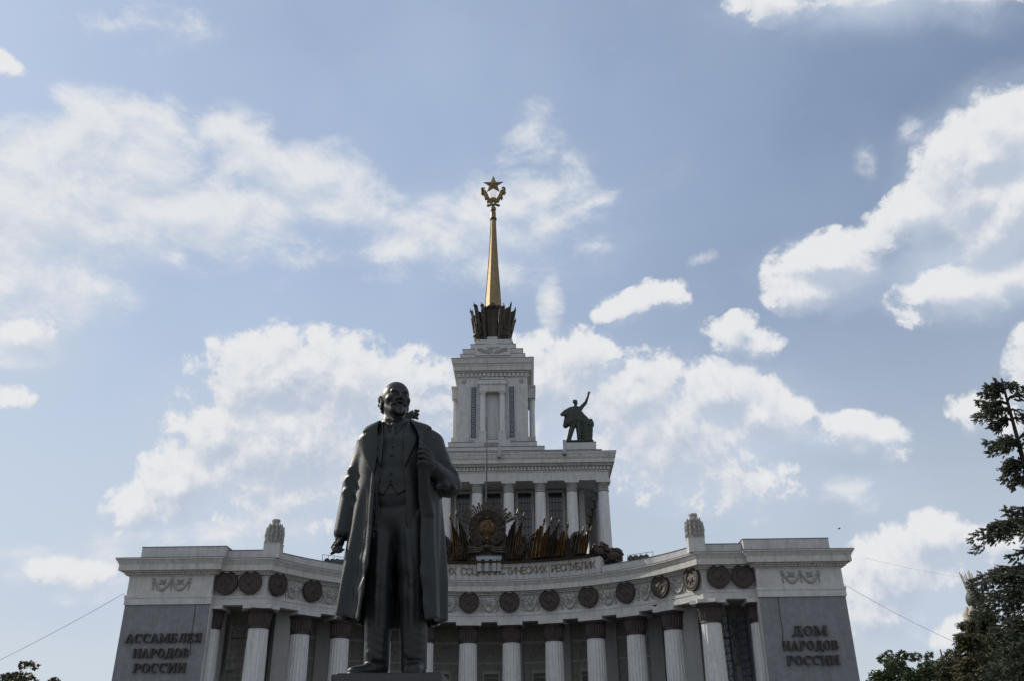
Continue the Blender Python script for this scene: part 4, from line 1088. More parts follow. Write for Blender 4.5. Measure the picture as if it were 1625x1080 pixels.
    # ---- head
    H = SDF((-.62, -.72, -.72), (.62, .66, .62), .0125)
    def E_(c, r, k=.05): f, b = f_ell(c, r); H.un(f, b, k)
    def C_(a, b_, ra, rb, k=.03, flat=None): f, b = f_cap(a, b_, ra, rb, flat); H.un(f, b, k)
    E_((0, .08, .09), (.35, .44, .41), .02); E_((0, -.10, .12), (.31, .32, .34), .10)
    E_((0, -.10, -.14), (.27, .30, .35), .10); E_((0, -.22, -.36), (.16, .18, .14), .10)
    C_((-.17, -.375, .085), (-.04, -.40, .055), .045, .04, .06); C_((.17, -.375, .085), (.04, -.40, .055), .045, .04, .06)
    for s in (-1, 1):
        f, b = f_ell((s*.145, -.43, -.005), (.095, .075, .058)); H.sub(f, b, .04)
        E_((s*.14, -.345, -.005), (.062, .055, .05), .01)
        C_((s*.20, -.335, .030), (s*.07, -.385, .035), .016, .018, .02)
        C_((s*.20, -.33, -.045), (s*.08, -.37, -.05), .013, .014, .02)
        E_((s*.215, -.26, -.10), (.10, .12, .075), .08)
        E_((s*.048, -.455, -.155), (.042, .05, .035), .02)
        C_((s*.03, -.445, -.235), (s*.16, -.375, -.285), .036, .024, .03)      # moustache
        C_((s*.09, -.40, -.13), (s*.20, -.31, -.27), .02, .02, .06)
        E_((s*.345, .09, -.06), (.035, .095, .145), .03)
        C_((s*.355, .02, .04), (s*.38, .14, .05), .025, .025, .02); C_((s*.38, .14, .05), (s*.365, .15, -.12), .025, .022, .02); C_((s*.35, .03, .02), (s*.35, .05, -.18), .02, .03, .02)
        f, b = f_ell((s*.385, .09, -.02), (.025, .045, .07)); H.sub(f, b, .015)
        C_((s*.24, -.02, -.22), (s*.13, -.22, -.40), .06, .06, .08)
    C_((0, -.385, .06), (0, -.505, -.135), .034, .055, .03); E_((0, -.50, -.15), (.055, .05, .045), .02)
    C_((-.07, -.405, -.315), (.07, -.405, -.315), .028, .028, .02)
    E_((0, -.37, -.44), (.085, .08, .13), .05); C_((0, -.40, -.47), (0, -.43, -.56), .07, .03, .04)
    rg = np.random.RandomState(3)
    for i in range(26):                                       # beard strands
        x = rg.uniform(-.07, .07); H_ = (x, -.43+abs(x)*.4, -.38); C_(H_, (x*.5, -.45, -.55), .018, .010, .008)
    for i in range(150):                                      # curls of the hair fringe
        a = rg.uniform(-.20, math.pi+.20); z = rg.uniform(-.20, .20+.05*math.sin(a)); rr = math.sqrt(max(.05, 1-((z-.10)/.43)**2))
        p = (.385*rr*math.cos(a), .10+.44*rr*math.sin(a), z)
        if abs(p[0]) > .30 and abs(p[2]+.06) < .13 and abs(p[1]-.09) < .10: continue
        q = (p[0]*.99+rg.uniform(-.03, .03), p[1]+rg.uniform(0, .06), p[2]-rg.uniform(.03, .07))
        C_(p, q, .030, .020, .012)
    C_((0, .12, -.22), (-.02, .16, -.70), .235, .29, .07)
    C_((-.20, -.02, -.30), (-.08, -.20, -.66), .06, .05, .08); C_((.20, -.02, -.30), (.08, -.20, -.66), .06, .05, .08)
    P, T, Q = H.mesh()
    Rh = np.array((Matrix.Rotation(R(25), 3, 'Z') @ Matrix.Rotation(R(-8), 3, 'X')).to_3x3())
    P = P @ Rh.T + np.array((-.385, -.02, 6.555))
    me = mesh_from([body, (P, T, Q)], 'standing_statue')
    me.transform(Matrix.Diagonal((1, 1, 1.013, 1)))
    return me
SX, SY, SZ = 2.112, 21.0, 3.60
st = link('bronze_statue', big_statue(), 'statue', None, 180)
tag(st, 'tall dark bronze statue of a bald bearded man in a long open overcoat', 'statue')
st.location = (SX, SY, SZ)
# pedestal of dark granite: cap, die, base
pdst = thing('statue_pedestal', 'dark granite pedestal block under the tall overcoat statue', 'pedestal', (SX-.06, 21.0, 0))
mbp = MB().box(-1.17, 1.17, -1.30, 1.30, 3.20, 3.545); mbp.build('cap_slab', MT['granite'], pdst)
MB().box(-1.05, 1.05, -1.18, 1.18, .9, 3.197).build('die', MT['granite'], pdst)
MB().box(-1.4, 1.4, -1.5, 1.5, .5, .897).build('base_course', MT['granite'], pdst)
MB().box(-1.9, 1.9, -2.0, 2.0, 0, .497).build('plinth_step', MT['granite'], pdst)

# ------------------------------------------------------------------ bronze figures on the podium corners
def roof_figure():
    S = SDF((-2.7, -1.6, -.25), (3.1, 1.6, 8.9), .055)
    def C_(a, b_, ra, rb, k=.12, flat=None): f, b = f_cap(a, b_, ra, rb, flat); S.un(f, b, k)
    def E_(c, r, k=.1): f, b = f_ell(c, r); S.un(f, b, k)
    # legs: one straight, one set out to the left
    C_((-.10, 0, 3.9), (-.75, -.1, 2.0), .55, .42); C_((-.75, -.1, 2.0), (-1.25, -.1, .3), .42, .36)
    C_((.35, .0, 3.9), (.50, -.05, 2.0), .58, .46); C_((.50, -.05, 2.0), (.55, .0, .3), .46, .42)
    C_((-1.2, -.1, .15), (-1.55, -.45, .12), .25, .2); C_((.55, 0, .15), (.70, -.5, .12), .28, .22)
    # torso and belly
    C_((.15, 0, 3.9), (.10, .05, 5.5), .66, .72, .2); C_((-.45, .05, 5.75), (.85, .05, 5.75), .38, .36, .25)
    # jacket swinging back on the left
    C_((-.75, .0, 5.5), (-1.45, .15, 3.1), .42, .50, .15, (1, .8, 1)); C_((-.55, -.3, 5.4), (-.85, -.25, 3.0), .30, .38, .15)
    C_((-1.3, .1, 4.6), (-1.65, .1, 2.9), .42, .42, .1); C_((-.5, -.45, 5.2), (-.75, -.45, 3.4), .34, .40, .15); C_((.75, -.1, 5.4), (.85, -.1, 3.6), .30, .32, .15)
    # bent arm, elbow out to the left, fist at the waist
    C_((-.70, .05, 5.75), (-1.55, .2, 5.35), .36, .33, .1); C_((-1.55, .2, 5.35), (-2.15, -.15, 4.75), .34, .28, .1); C_((-2.15, -.15, 4.75), (-1.75, -.5, 4.45), .26, .20, .1)
    E_((-1.70, -.55, 4.5), (.18, .16, .16), .05)
    for q in range(5): C_((-1.2-.18*q, -.05, 5.75-.2*q), (-1.1-.18*q, -.28, 5.35-.2*q), .09, .10, .1)
    # raised arm and open hand
    C_((.90, .05, 5.85), (1.75, -.1, 6.75), .33, .27, .12); C_((1.75, -.1, 6.75), (2.20, -.25, 7.85), .26, .16, .06)
    E_((2.27, -.28, 8.05), (.15, .09, .20), .05)
    for (dx, L_) in ((-.08, .34), (.0, .40), (.08, .38), (.15, .30)): C_((2.28+dx*.8, -.28, 8.15), (2.34+dx*1.6, -.30, 8.2+L_), .052, .04, .02)
    C_((2.18, -.30, 8.0), (1.98, -.38, 8.30), .06, .045, .03)
    # neck and head looking up along the arm
    C_((.05, .02, 5.9), (.10, -.02, 6.45), .25, .22, .1); E_((.08, .05, 6.92), (.36, .42, .42), .08); E_((.20, -.12, 6.74), (.26, .27, .34), .08)
    E_((.40, -.28, 6.78), (.08, .09, .07), .05); E_((.30, -.22, 6.45), (.13, .12, .11), .05); E_((-.20, .05, 6.86), (.05, .09, .12), .03); C_((.28, -.30, 6.98), (.05, -.36, 6.98), .06, .06, .05)
    for i in range(26):
        a = i*.7; C_((.04+.33*math.cos(a), .12+.36*math.sin(a), 7.0+.2*math.sin(i*1.9)), (.04+.30*math.cos(a+.3), .14+.34*math.sin(a+.3), 7.1+.2*math.sin(i*1.9)), .07, .05, .04)
    # folds
    for q in range(7): C_((-1.3+.12*q, -.35, 5.2), (-1.55+.14*q, -.42+.03*q, 3.1), .07, .10, .12)
    for q in range(4): C_((-1.0+.1*q, -.45, 1.9-.1*q), (-1.35+.12*q, -.42, .5), .06, .06, .1)
    for q in range(4): C_((.3+.13*q, -.48, 3.6), (.38+.1*q, -.42, .6), .05, .06, .1)
    # the support beside him: a draped lectern of sheaves and banners
    C_((1.75, .1, .3), (1.75, .1, 3.1), .72, .85, .1, (1, .9, 1)); 
    for q in range(11):
        a = q*.57+.2; C_((1.75+.70*math.cos(a), .1+.62*math.sin(a), .3), (1.80+.90*math.cos(a), .1+.75*math.sin(a), 3.3), .12, .15, .08)
    rg = np.random.RandomState(5)
    for q in range(40):
        a = rg.uniform(0, 6.28); z = rg.uniform(2.7, 3.75); r = .95-.25*abs(z-3.1); E_((1.85+r*math.cos(a), .1+.7*math.sin(a), z), (.18, .18, .20), .06)
    C_((1.0, -.1, 1.9), (2.5, -.2, 1.85), .14, .14, .08); C_((1.05, .05, 4.9), (1.65, .1, 3.5), .30, .42, .15); C_((1.35, 0, 4.6), (2.2, 0, 3.6), .20, .25, .12)
    rg = np.random.RandomState(8)
    S.disp(lambda X, Y, Z: (.022*np.sin(8*X+2*Z)*np.sin(5*Z+3*Y+1)*np.sin(6*Y)).astype(np.float32))
    f, b = f_box((.55, 0, -.06), (2.10, 1.15, .10), .05); S.un(f, b, 0)
    f, b = f_ell((.2, -.3, .1), (.8, .5, .18)); S.un(f, b, .1)
    return mesh_from([S.mesh()], 'roof_figure')
rf = roof_figure()
rf.transform(Matrix.Scale(.985, 4))
o = link('rooftop_statue', rf, 'roofbronze', None, 180); o.location = (13.05, 131.4, 47.75)
tag(o, 'green bronze figure with one arm raised, standing on the right corner of the roof', 'statue')
pr = thing('roof_pedestal', 'stepped white pedestal on the roof corner under the figure with raised arm', 'pedestal', (13.7, 131.2, 45.42))
MB().box(-2.85, 3.05, -1.3, 3.6, 0, .60).build('pedestal_step', MT['white'], pr); MB().box(-2.92, 3.12, -1.37, 3.67, .603, .66).build('flashing', MT['darktin'], pr)
MB().box(-2.4, 2.3, -.9, 2.8, .665, 1.98).build('pedestal_block', MT['white'], pr); MB().box(-2.46, 2.36, -.96, 2.86, 1.983, 2.04).build('flashing', MT['darktin'], pr)
# the companion figure on the left corner, nearly hidden by the big statue; its lifted sheaf shows beside the neck
def sheaf_figure():
    S = SDF((-2.6, -1.4, -.25), (2.9, 1.5, 8.4), .06)
    def C_(a, b_, ra, rb, k=.12, flat=None): f, b = f_cap(a, b_, ra, rb, flat); S.un(f, b, k)
    def E_(c, r, k=.1): f, b = f_ell(c, r); S.un(f, b, k)
    C_((-.3, 0, 3.8), (-.5, 0, .3), .55, .42); C_((.35, 0, 3.8), (.5, -.1, .3), .55, .42)
    C_((0, 0, 3.6), (0, 0, .6), .9, 1.0, .3, (1, .8, 1)); C_((0, 0, 3.9), (0, 0, 5.3), .58, .62, .2); C_((-.6, 0, 5.5), (.6, 0, 5.5), .32, .32, .2)
    C_((0, 0, 5.6), (0, 0, 6.1), .22, .2); E_((0, 0, 6.5), (.34, .38, .42)); E_((.02, -.34, 6.45), (.08, .09, .08), .05)
    C_((-.8, 0, 5.4), (-1.1, .0, 4.2), .28, .24, .1); C_((-1.1, 0, 4.2), (-.6, -.5, 3.6), .22, .17, .1)
    C_((.8, 0, 5.5), (1.2, -.1, 6.2), .28, .22, .1); C_((1.2, -.1, 6.2), (1.15, -.2, 7.0), .2, .15, .1)
    C_((.3, -.2, 6.9), (2.1, -.2, 7.3), .28, .40, .1)
    rg = np.random.RandomState(9)
    for q in range(46):
        t = rg.uniform(0, 1); a = rg.uniform(0, 6.28); r = .35+.38*t
        E_((.35+2.0*t, -.2+.8*r*math.cos(a), 7.15+.22*t+r*math.sin(a)), (.26, .2, .2), .04)
    for q in range(7):
        a = q*.9; C_((.9*math.cos(a), .7*math.sin(a), 3.4), (1.1*math.cos(a), .85*math.sin(a), .3), .12, .14, .1)
    f, b = f_box((0, 0, -.08), (1.7, 1.1, .17), .03); S.un(f, b, 0)
    return mesh_from([S.mesh()], 'sheaf_figure')
o = link('rooftop_statue', sheaf_figure(), 'roofbronze', None, 180)
p_ = at(655, 659, 131.4); o.location = (p_.x-1.5, 131.4, p_.z-7.15)
tag(o, 'green bronze sheaf held up by a roof figure mostly hidden behind the big statue', 'statue')
pl = thing('roof_pedestal', 'white pedestal on the left roof corner, mostly hidden behind the big statue', 'pedestal', (-13.7, 131.2, 45.42))
MB().box(-3.05, 2.85, -1.3, 3.6, 0, .60).build('pedestal_step', MT['white'], pl)
MB().box(-2.3, 2.4, -.9, 2.8, .665, p_.z-7.15-.25-45.42+.02).build('pedestal_block', MT['white'], pl)

# ------------------------------------------------------------------ bronze banner group above the inscription
EMC = Vector((-.30, 117.75, 30.9))
def ribbon_cloth(w, h, folds, depth, lean, seed, flip=1, nx=26, nz=14):
    """hanging banner cloth with real folds and thickness; x to the right, z up, origin at foot of pole"""
    rnd = random.Random(seed); ph = rnd.uniform(0, 6); vs = []; fs = []
    for side in (0, 1):
        for j in range(nz+1):
            t = j/nz
            for i in range(nx+1):
                u = i/nx; sw = u*w*(1-.25*t)*flip
                y = -depth*(.5+.5*math.sin(u*folds*6.283+ph+t*.8))*(1-.25*t) - .10*math.sin(u*3.1) + side*.09
                z = h*t + u*(.28*h)*(t**2)*(-1) + .10*math.sin(u*5+ph)*t
                vs.append((sw + lean*t, y, z))
    n = (nx+1)*(nz+1)
    for j in range(nz):
        for i in range(nx):
            a = j*(nx+1)+i; fs.append((a, a+1, a+nx+2, a+nx+1)); fs.append((n+a, n+a+nx+1, n+a+nx+2, n+a+1))
    for i in range(nx):
        fs.append((i, n+i, n+i+1, i+1)); a = nz*(nx+1)+i; fs.append((a, a+1, n+a+1, n+a))
    for j in range(nz):
        a = j*(nx+1); fs.append((a, a+nx+1, n+a+nx+1, n+a)); a += nx; fs.append((a, n+a, n+a+nx+1, a+nx+1))
    return MB().add(vs, fs)
BG = thing('emblem_sculpture', 'bronze sculpture of a rayed emblem flanked by draped banners above the gilt inscription', 'sculpture', (0, 118.0, 26.4))
ox, oy, oz = 0, 118.0, 26.4
def L3(x, y, z): return (x-ox, y-oy, z-oz)
# curved bronze base following the wall top
sweep(MB(), [(p[0]-ox, p[1]-oy) for p in [arcp(-R(28)+R(56)*i/30, RF) for i in range(31)]], [(.30, 0.02), (.38, .25), (.15, .42), (-1.2, .45), (-1.2, .02)]).build('base_moulding', MT['oldbronze'], BG, 40)
ec = EMC - Vector((ox, oy, oz))
def ringtube(c, r, t, n=40, y=0, tw=12, j=0.0):
    mb = MB(); pts = [(c.x+r*math.cos(2*math.pi*i/n), c.y+y, c.z+r*math.sin(2*math.pi*i/n)) for i in range(n+1)]
    return mb.tube(pts, [t*(1+j*(i % 2)) for i in range(n+1)], 8, False)
mb = MB().tube([(ec.x, ec.y+.45, ec.z), (ec.x, ec.y-.05, ec.z)], [2.0, 1.9], 40); disk = mb.build('emblem_disc', MT['oldbronze'], BG, 40)
# globe with raised lands and meridians
gl = MB().ball((ec.x, ec.y-.02, ec.z+.15), (1.22, .55, 1.22), 32, 18); globe = gl.build('globe', MT['goldbronze'], BG, 60)
g2 = MB()
for k in (-2, -1, 1, 2):
    g2.tube([(ec.x+1.23*math.sin(R(k*26))*math.cos(R(a)), ec.y-.02-.57*math.cos(R(k*26))*math.cos(R(a)), ec.z+.15+1.23*math.sin(R(a))) for a in range(-80, 81, 16)], .03, 4, False)
for k in (-40, 0, 40):
    g2.tube([(ec.x+1.23*math.cos(R(k))*math.sin(R(a)), ec.y-.02-.57*math.cos(R(k))*math.cos(R(a)), ec.z+.15+1.23*math.sin(R(k))) for a in range(-80, 81, 16)], .03, 4, False)
g2.build('meridians', MT['oldbronze'], globe)
hs = MB()      # hammer and sickle
sx, sz = ec.x, ec.z+.15
hs.tube([(sx+.62*math.cos(R(a))*1.0+.02, ec.y-.62, sz+.05+.62*math.sin(R(a))) for a in range(-140, 96, 14)], [.05+.055*math.sin(math.pi*i/16) for i in range(17)], 6)
hs.tube([(sx-.46, ec.y-.62, sz-.36), (sx-.78, ec.y-.60, sz-.70)], .075, 6); hs.tube([(sx+.52, ec.y-.66, sz-.62), (sx-.30, ec.y-.66, sz+.42)], .06, 6)
hs.obox((sx-.30, ec.y-.66, sz+.44), (.26, 0, .20), (0, .10, 0), (-.09, 0, .12))
hs.build('hammer_and_sickle', MT['goldbronze'], globe, 50)
stv = []
for i in range(10):
    rr = .34 if i % 2 == 0 else .14; a = R(90+36*i); stv.append((ec.x+rr*math.cos(a), ec.z+1.62+rr*math.sin(a)))
MB().prism(stv, ec.y-.35, ec.y-.2).build('star', MT['goldbronze'], BG)
# sun and its short rays at the foot of the globe
mb = MB()
for k in range(9): a = R(20+17.5*k); mb.tube([(ec.x+.25*math.cos(a), ec.y-.5, ec.z-1.30+.25*math.sin(a)), (ec.x+.62*math.cos(a), ec.y-.5, ec.z-1.30+.55*math.sin(a))], [.05, .02], 5)
mb.ball((ec.x, ec.y-.45, ec.z-1.32), (.26, .12, .26), 12, 6); mb.build('rising_sun', MT['goldbronze'], BG, 50)
# wheat wreath wrapped with ribbon: ears piece by piece around both sides
ear = MB()
for q in range(7):
    for s in (-1, 1): ear.ball((s*.10, 0, .10*q), (.10, .10, .12), 6, 4)
ear.ball((0, -.05, .75), (.07, .07, .16), 6, 4)
earo = None
for s in (-1, 1):
    for q in range(17):
        for rr in (1.62, 1.92, 2.25):
            a = R(-78 + q*9.6 + (4 if rr > 1.8 else 0)); x = ec.x + s*rr*math.cos(a); z = ec.z + rr*math.sin(a)
            if earo is None: earo = ear.build('wheat_ear', MT['oldbronze'], BG, 60); e = earo
            else: e = earo.copy(); COL.objects.link(e); e.parent = BG
            e.location = (x, ec.y-.25, z); e.rotation_euler = (R(8), s*(-(a) + .35)*1.0, 0) ; e.scale = (.9, 1, .72)
for s in (-1, 1):
    for q in range(6):
        a = R(-64+q*22); x = ec.x+s*1.95*math.cos(a); z = ec.z+1.95*math.sin(a); d = Vector((s*math.cos(a), 0, math.sin(a))); t = Vector((-d.z, 0, d.x))
        MB().obox((x, ec.y-.36, z), d*.40+t*.08, (0, .08, 0), t*.07).build('ribbon_band', MT['oldbronze'], BG)
# long rays standing up behind
for k in range(23):
    a = R(22 + 136*k/22); L_ = 3.95 - .55*(k % 2) + .1*math.sin(k*3)
    d = Vector((math.cos(a), 0, math.sin(a))); t = Vector((-d.z, 0, d.x))
    r0 = 2.2; mb = MB(); c0 = ec + d*r0 + Vector((0, .15, 0)); c1 = ec + d*L_ + Vector((0, .15, 0)); w0, w1 = .09, .15
    vs = []
    for c, w in ((c0, w0), (c1, w1)):
        for dy in (-.07, .07):
            vs += [c-t*w+Vector((0, dy, 0)), c+t*w+Vector((0, dy, 0))]
    mb.add(vs, [(0,1,3,2),(4,6,7,5),(0,4,5,1),(2,3,7,6),(0,2,6,4),(1,5,7,3)]); mb.build('ray', MT['oldbronze'], BG)
# swags at the foot of the emblem
mb = MB()
for s in (-1, 1):
    for q in range(3): mb.tube([(ec.x+s*(.2+.1*q), ec.y-.35, ec.z-2.3-.25*q), (ec.x+s*1.2, ec.y-.5, ec.z-2.75-.22*q), (ec.x+s*2.6, ec.y-.4, ec.z-2.5-.35*q), (ec.x+s*3.3, ec.y-.3, ec.z-3.0-.2*q)], [.16, .20, .15, .08], 7)
mb.ball((ec.x, ec.y-.5, ec.z-2.5), (.55, .3, .35), 12, 7, .1); mb.build('bow_knot', MT['oldbronze'], BG, 60)
# banners: tip pixel positions in the photograph give where each lance ends
tips = [(822, 806, 1, 1.15, 0), (832, 811, 1, 1.0, 1), (865, 817, -1, 1.5, 1), (876, 819, -1, 1.1, 1), (888, 822, -1, 1.1, 0), (902, 826, -1, 1.1, 1), (927, 833, -1, 1.4, 0), (939, 833, -1, 1.2, 1)]
ban = []
for i, (u, v, fl, w, gd) in enumerate(tips):
    p = at(u, v, 118.2); th = math.asin(max(-.9, min(.9, p.x/RF))); yy = CY0 + (RF-.9)*math.cos(th)+.2; p = at(u, v, yy); ban.append((p, fl, w, gd, i, th))
for i, (u, v, fl, w, gd) in enumerate(tips):      # mirrored on the left of the emblem
    p, _, _, _, _, th = ban[i]; ban.append((Vector((2*-.3-p.x, p.y, p.z)), -fl, w, gd, i+20, -th))
for (p, fl, w, gd, i, th) in ban:
    foot = Vector((p.x - (.9 if p.x > 0 else -.9), CY0+(RF-.55)*math.cos(th), 26.75))
    s = 1 if p.x > -.3 else -1
    hh = p.z - foot.z
    cl = ribbon_cloth(w*1.15, hh*.80, 3.2, .42, (p.x-foot.x)*.55, i, fl if False else -s)
    c = cl.build('banner_cloth', MT['goldbronze' if gd else 'oldbronze'], BG, 60); c.location = L3(foot.x+s*.9*.25, foot.y-.1, foot.z); c.rotation_euler = (0, 0, -th)
    mb = MB().tube([L3(*foot), L3(p.x-s*.12, p.y, p.z-.55)], .075, 7); po = mb.build('banner_pole', MT['oldbronze'], c, 60)
    po.matrix_parent_inverse = Matrix.Identity(4)
    Mi = (Matrix.Translation(c.location) @ Matrix.Rotation(-th, 4, 'Z')).inverted()
    po.data.transform(Mi)
    dv = (Vector((p.x, p.y, p.z)) - foot).normalized(); tp_ = Vector(L3(p.x, p.y, p.z))
    mb = MB().tube([tp_-dv*1.0, tp_-dv*.80, tp_-dv*.55, tp_], [.06, .20, .17, .015], 6).tube([tp_-dv*1.25, tp_-dv*1.05], [.13, .13], 7)
    sp = mb.build('spearhead', MT['goldbronze' if i % 3 == 0 else 'oldbronze'], c, 60); sp.data.transform(Mi)
# smaller lances and oak branches fanned beside the emblem
for s in (-1, 1):
    for q in range(5):
        a = R(20+10*q); b0 = ec + Vector((s*1.9, .2, .4+.2*q)); b1 = ec + Vector((s*(2.5+1.3*math.cos(a)), .25, .8+1.9*math.sin(a)))
        dv = (b1-b0).normalized(); MB().tube([b0, b1-dv*.5], .06, 6).tube([b1-dv*.55, b1-dv*.4, b1], [.05, .13, .01], 6).build('lance', MT['goldbronze' if q % 2 else 'oldbronze'], BG, 60)
# shields of laurel between the banners
for s in (-1, 1):
    for xx, rr in ((6.1, 1.35), (11.6, 1.25), (4.0, .9)):
        th = math.asin(xx/RF); yy = CY0+(RF-.55)*math.cos(th); mb = MB(); zc = 28.4 if rr > 1 else 28.0
        rnd = random.Random(int(xx*10))
        for q in range(90):
            a = rnd.uniform(0, 6.28); r = rr*math.sqrt(rnd.uniform(.05, 1)); 
            mb.ball(L3(s*xx+r*math.cos(a)*.8, yy-.25-.25*(1-r/rr), zc+r*math.sin(a)*1.15), (.10, .10, .19), 6, 4, .25)
        mb.tube([L3(s*xx+rr*.55*math.cos(t), yy-.5, zc+rr*.8*math.sin(t)) for t in [k*.4488 for k in range(15)]], [.09+.03*(k % 2) for k in range(15)], 6, False)
        mb.ball(L3(s*xx, yy+.1, zc), (rr*.85, .35, rr*1.15), 18, 10); mb.build('laurel_shield', MT['oldbronze'], BG, 60)
# dark relief mass behind, following the curve, with an uneven top
mb = MB(); pts = []
for i in range(61):
    a = -R(27)+R(54)*i/60; h = 3.1 + .5*math.sin(i*1.3)+.35*math.sin(i*2.9+1); x, y = arcp(a, RF-.15); h *= (1 if abs(a) < R(22) else .7); pts.append((x, y, h))
for i, (x, y, h) in enumerate(pts):
    mb.v += [L3(x, y-.12*math.sin(i*2.2), 26.5), L3(x, y-.2*math.sin(i*1.7), 26.5+h), L3(x, y+.6, 26.5+h*.95), L3(x, y+.6, 26.5)]
for i in range(60):
    for k in range(4): a = i*4+k; b = i*4+(k+1) % 4; mb.f.append((a, b, b+4, a+4))
mb.f += [(0, 1, 2, 3), (240, 243, 242, 241)]
mb.build('relief_ground', MT['oldbronze'], BG, 60)
# rolled ends of the composition at the right and left
for s in (-1, 1):
    for (u, v, r, kx) in ((952, 873, 1.05, .9), (975, 881, .95, .8)):
        p = at(u, v, 115.6); x = s*p.x; mb = MB()
        for q in range(70):
            a = random.uniform(0, 6.28); b = random.uniform(-1, 1); c = math.sqrt(1-b*b)
            mb.ball(L3(x+1.15*r*c*math.cos(a), 115.6+.8*r*c*math.sin(a), p.z+r*b), (.20, .2, .2), 6, 4, .3)
        mb.ball(L3(x, 115.6, p.z), (1.15*r, .8*r, r), 16, 10, .04)
        mb.tube([L3(x-s*2.2, 116.0, p.z-.75), L3(x-s*.6, 115.7, p.z-.55), L3(x, 115.6, p.z)], [.3, .5, .6], 8)
        mb.build('sheaf_roll', MT['oldbronze'], BG, 60)

# ------------------------------------------------------------------ bronze group and gilded spire
SXc, SYc = -.50, 144.2
GR = thing('bronze_banner_group', 'dark bronze cluster of banners and wheat sheaves around the foot of the gilded spire', 'sculpture', (SXc, SYc, 70.6))
core = MB().lathe([(2.3, 0), (2.2, 1.5), (2.0, 3.2), (1.75, 4.6), (1.7, 6.3), (1.95, 6.7), (2.0, 7.3), (1.7, 7.6)], 8, mod=lambda r, z, a, k: r).build('drum', MT['oldbronze'], GR, 40)
core.rotation_euler = (0, 0, R(22.5))
mb = MB()
for k in range(40):
    a = 2*math.pi*k/40; mb.ball((2.02*math.cos(a), 2.02*math.sin(a), 7.2+.2*math.sin(k*2.1)), (.22, .22, .3), 6, 4, .3)
mb.build('wheat_collar', MT['oldbronze'], GR, 60)
MB().box(-.32, .32, -2.1, -1.75, 7.1, 7.9).build('hatch', MT['iron'], GR)
for k in range(8):
    a = R(45*k + 0); corner = (k % 2 == 1)
    Rr = 4.05 if corner else 2.9
    if not corner:
        # sheaf / shield between the banners
        mb = MB()
        for q in range(26):
            b = (q/25-.5)*1.1; hq = 5.2 - 2.2*abs(b)*2 + random.uniform(-.3, .3)
            mb.tube([(2.35*math.cos(a+b*.7), 2.35*math.sin(a+b*.7), .2), (2.25*math.cos(a+b*.8), 2.25*math.sin(a+b*.8), hq*.5), (2.35*math.cos(a+b*.8), 2.35*math.sin(a+b*.8), hq)], [.22, .18, .10], 6)
        mb.build('sheaf', MT['oldbronze'], GR, 60); continue
    d = Vector((math.cos(a), math.sin(a), 0)); t = Vector((-d.y, d.x, 0))
    for m_, (rad, top, sp_, ht) in enumerate(((3.3, 7.3, .0, 6.9), (3.0, 6.9, 1.1, 6.2), (3.0, 6.7, -1.1, 6.2))):
        foot = d*(rad*1.05)+t*sp_*.6+Vector((0, 0, .0)); tip = d*(rad*1.46)+t*sp_*1.35+Vector((0, 0, top))
        cl = MB(); nx, nz = 14, 10; n = (nx+1)*(nz+1); 
        for side in (0, 1):
            for j in range(nz+1):
                tt = j/nz
                for i in range(nx+1):
                    u = i/nx; c = foot.lerp(tip*.96, tt)
                    q = c - d*(u*2.3*(.5+.5*tt)*(1-.40*tt)) + t*(.42*math.sin(u*7+m_)*(1-.3*tt)+(side-.5)*(.75-.45*tt)) + Vector((0, 0, -u*1.3*tt))
                    cl.v.append(tuple(q))
        for j in range(nz):
            for i in range(nx):
                b = j*(nx+1)+i; cl.f.append((b, b+1, b+nx+2, b+nx+1)); cl.f.append((n+b, n+b+nx+1, n+b+nx+2, n+b+1))
        for i in range(nx): cl.f.append((i, n+i, n+i+1, i+1)); b = nz*(nx+1)+i; cl.f.append((b, b+1, n+b+1, n+b))
        for j in range(nz): b = j*(nx+1); cl.f.append((b, b+nx+1, n+b+nx+1, n+b)); b += nx; cl.f.append((b, n+b, n+b+nx+1, b+nx+1))
        B_ = cl.build('banner', MT['oldbronze'], GR, 60)
        MB().tube([foot, tip], .09, 6).tube([tip-(tip-foot).normalized()*.9, tip-(tip-foot).normalized()*.6, tip], [.10, .20, .02], 6).build('lance', MT['oldbronze'], B_, 60)
    mb = MB()                                       # scrolled acanthus below each banner cluster
    for q in range(60):
        z = random.uniform(.0, 4.6); r = 3.35 + .55*math.sin(z*1.0) + random.uniform(-.3, .2); b = random.uniform(-.20, .20)
        mb.ball((r*math.cos(a+b), r*math.sin(a+b), z), (.34, .34, .42), 7, 5, .3)
    mb.tube([d*3.2+Vector((0, 0, -1.0)), d*3.8+Vector((0, 0, 1.0)), d*4.2+Vector((0, 0, 3.0)), d*4.6+Vector((0, 0, 3.1))], [.35, .5, .3, .08], 7)
    mb.build('acanthus_scroll', MT['oldbronze'], GR, 60)
SP = thing('gilded_spire', 'tall faceted gilded spire topped by a five-pointed star in a wheat wreath', 'spire', (SXc, SYc, 78.2))
shaft = MB().lathe([(1.62, 0), (1.58, .8), (1.38, 4.0), (.99, 9.5), (.72, 14.5), (.50, 19.7)], 8)
s_ = shaft.build('shaft', MT['gold'], SP); s_.rotation_euler = (0, 0, R(22.5))
mb = MB()
for k in range(8):
    a = R(45*k+22.5); mb.tube([(r*math.cos(a), r*math.sin(a), z) for r, z in ((1.63, 0), (1.39, 4.0), (1.0, 9.5), (.73, 14.5), (.51, 19.7))], .045, 5)
mb.build('edge_ribs', MT['dullgold'], SP, 60)
MB().lathe([(.50, 0), (.66, .05), (.68, .3), (.55, .38)], 16).build('dark_collar', MT['iron'], SP, 50).location = (0, 0, 19.7)
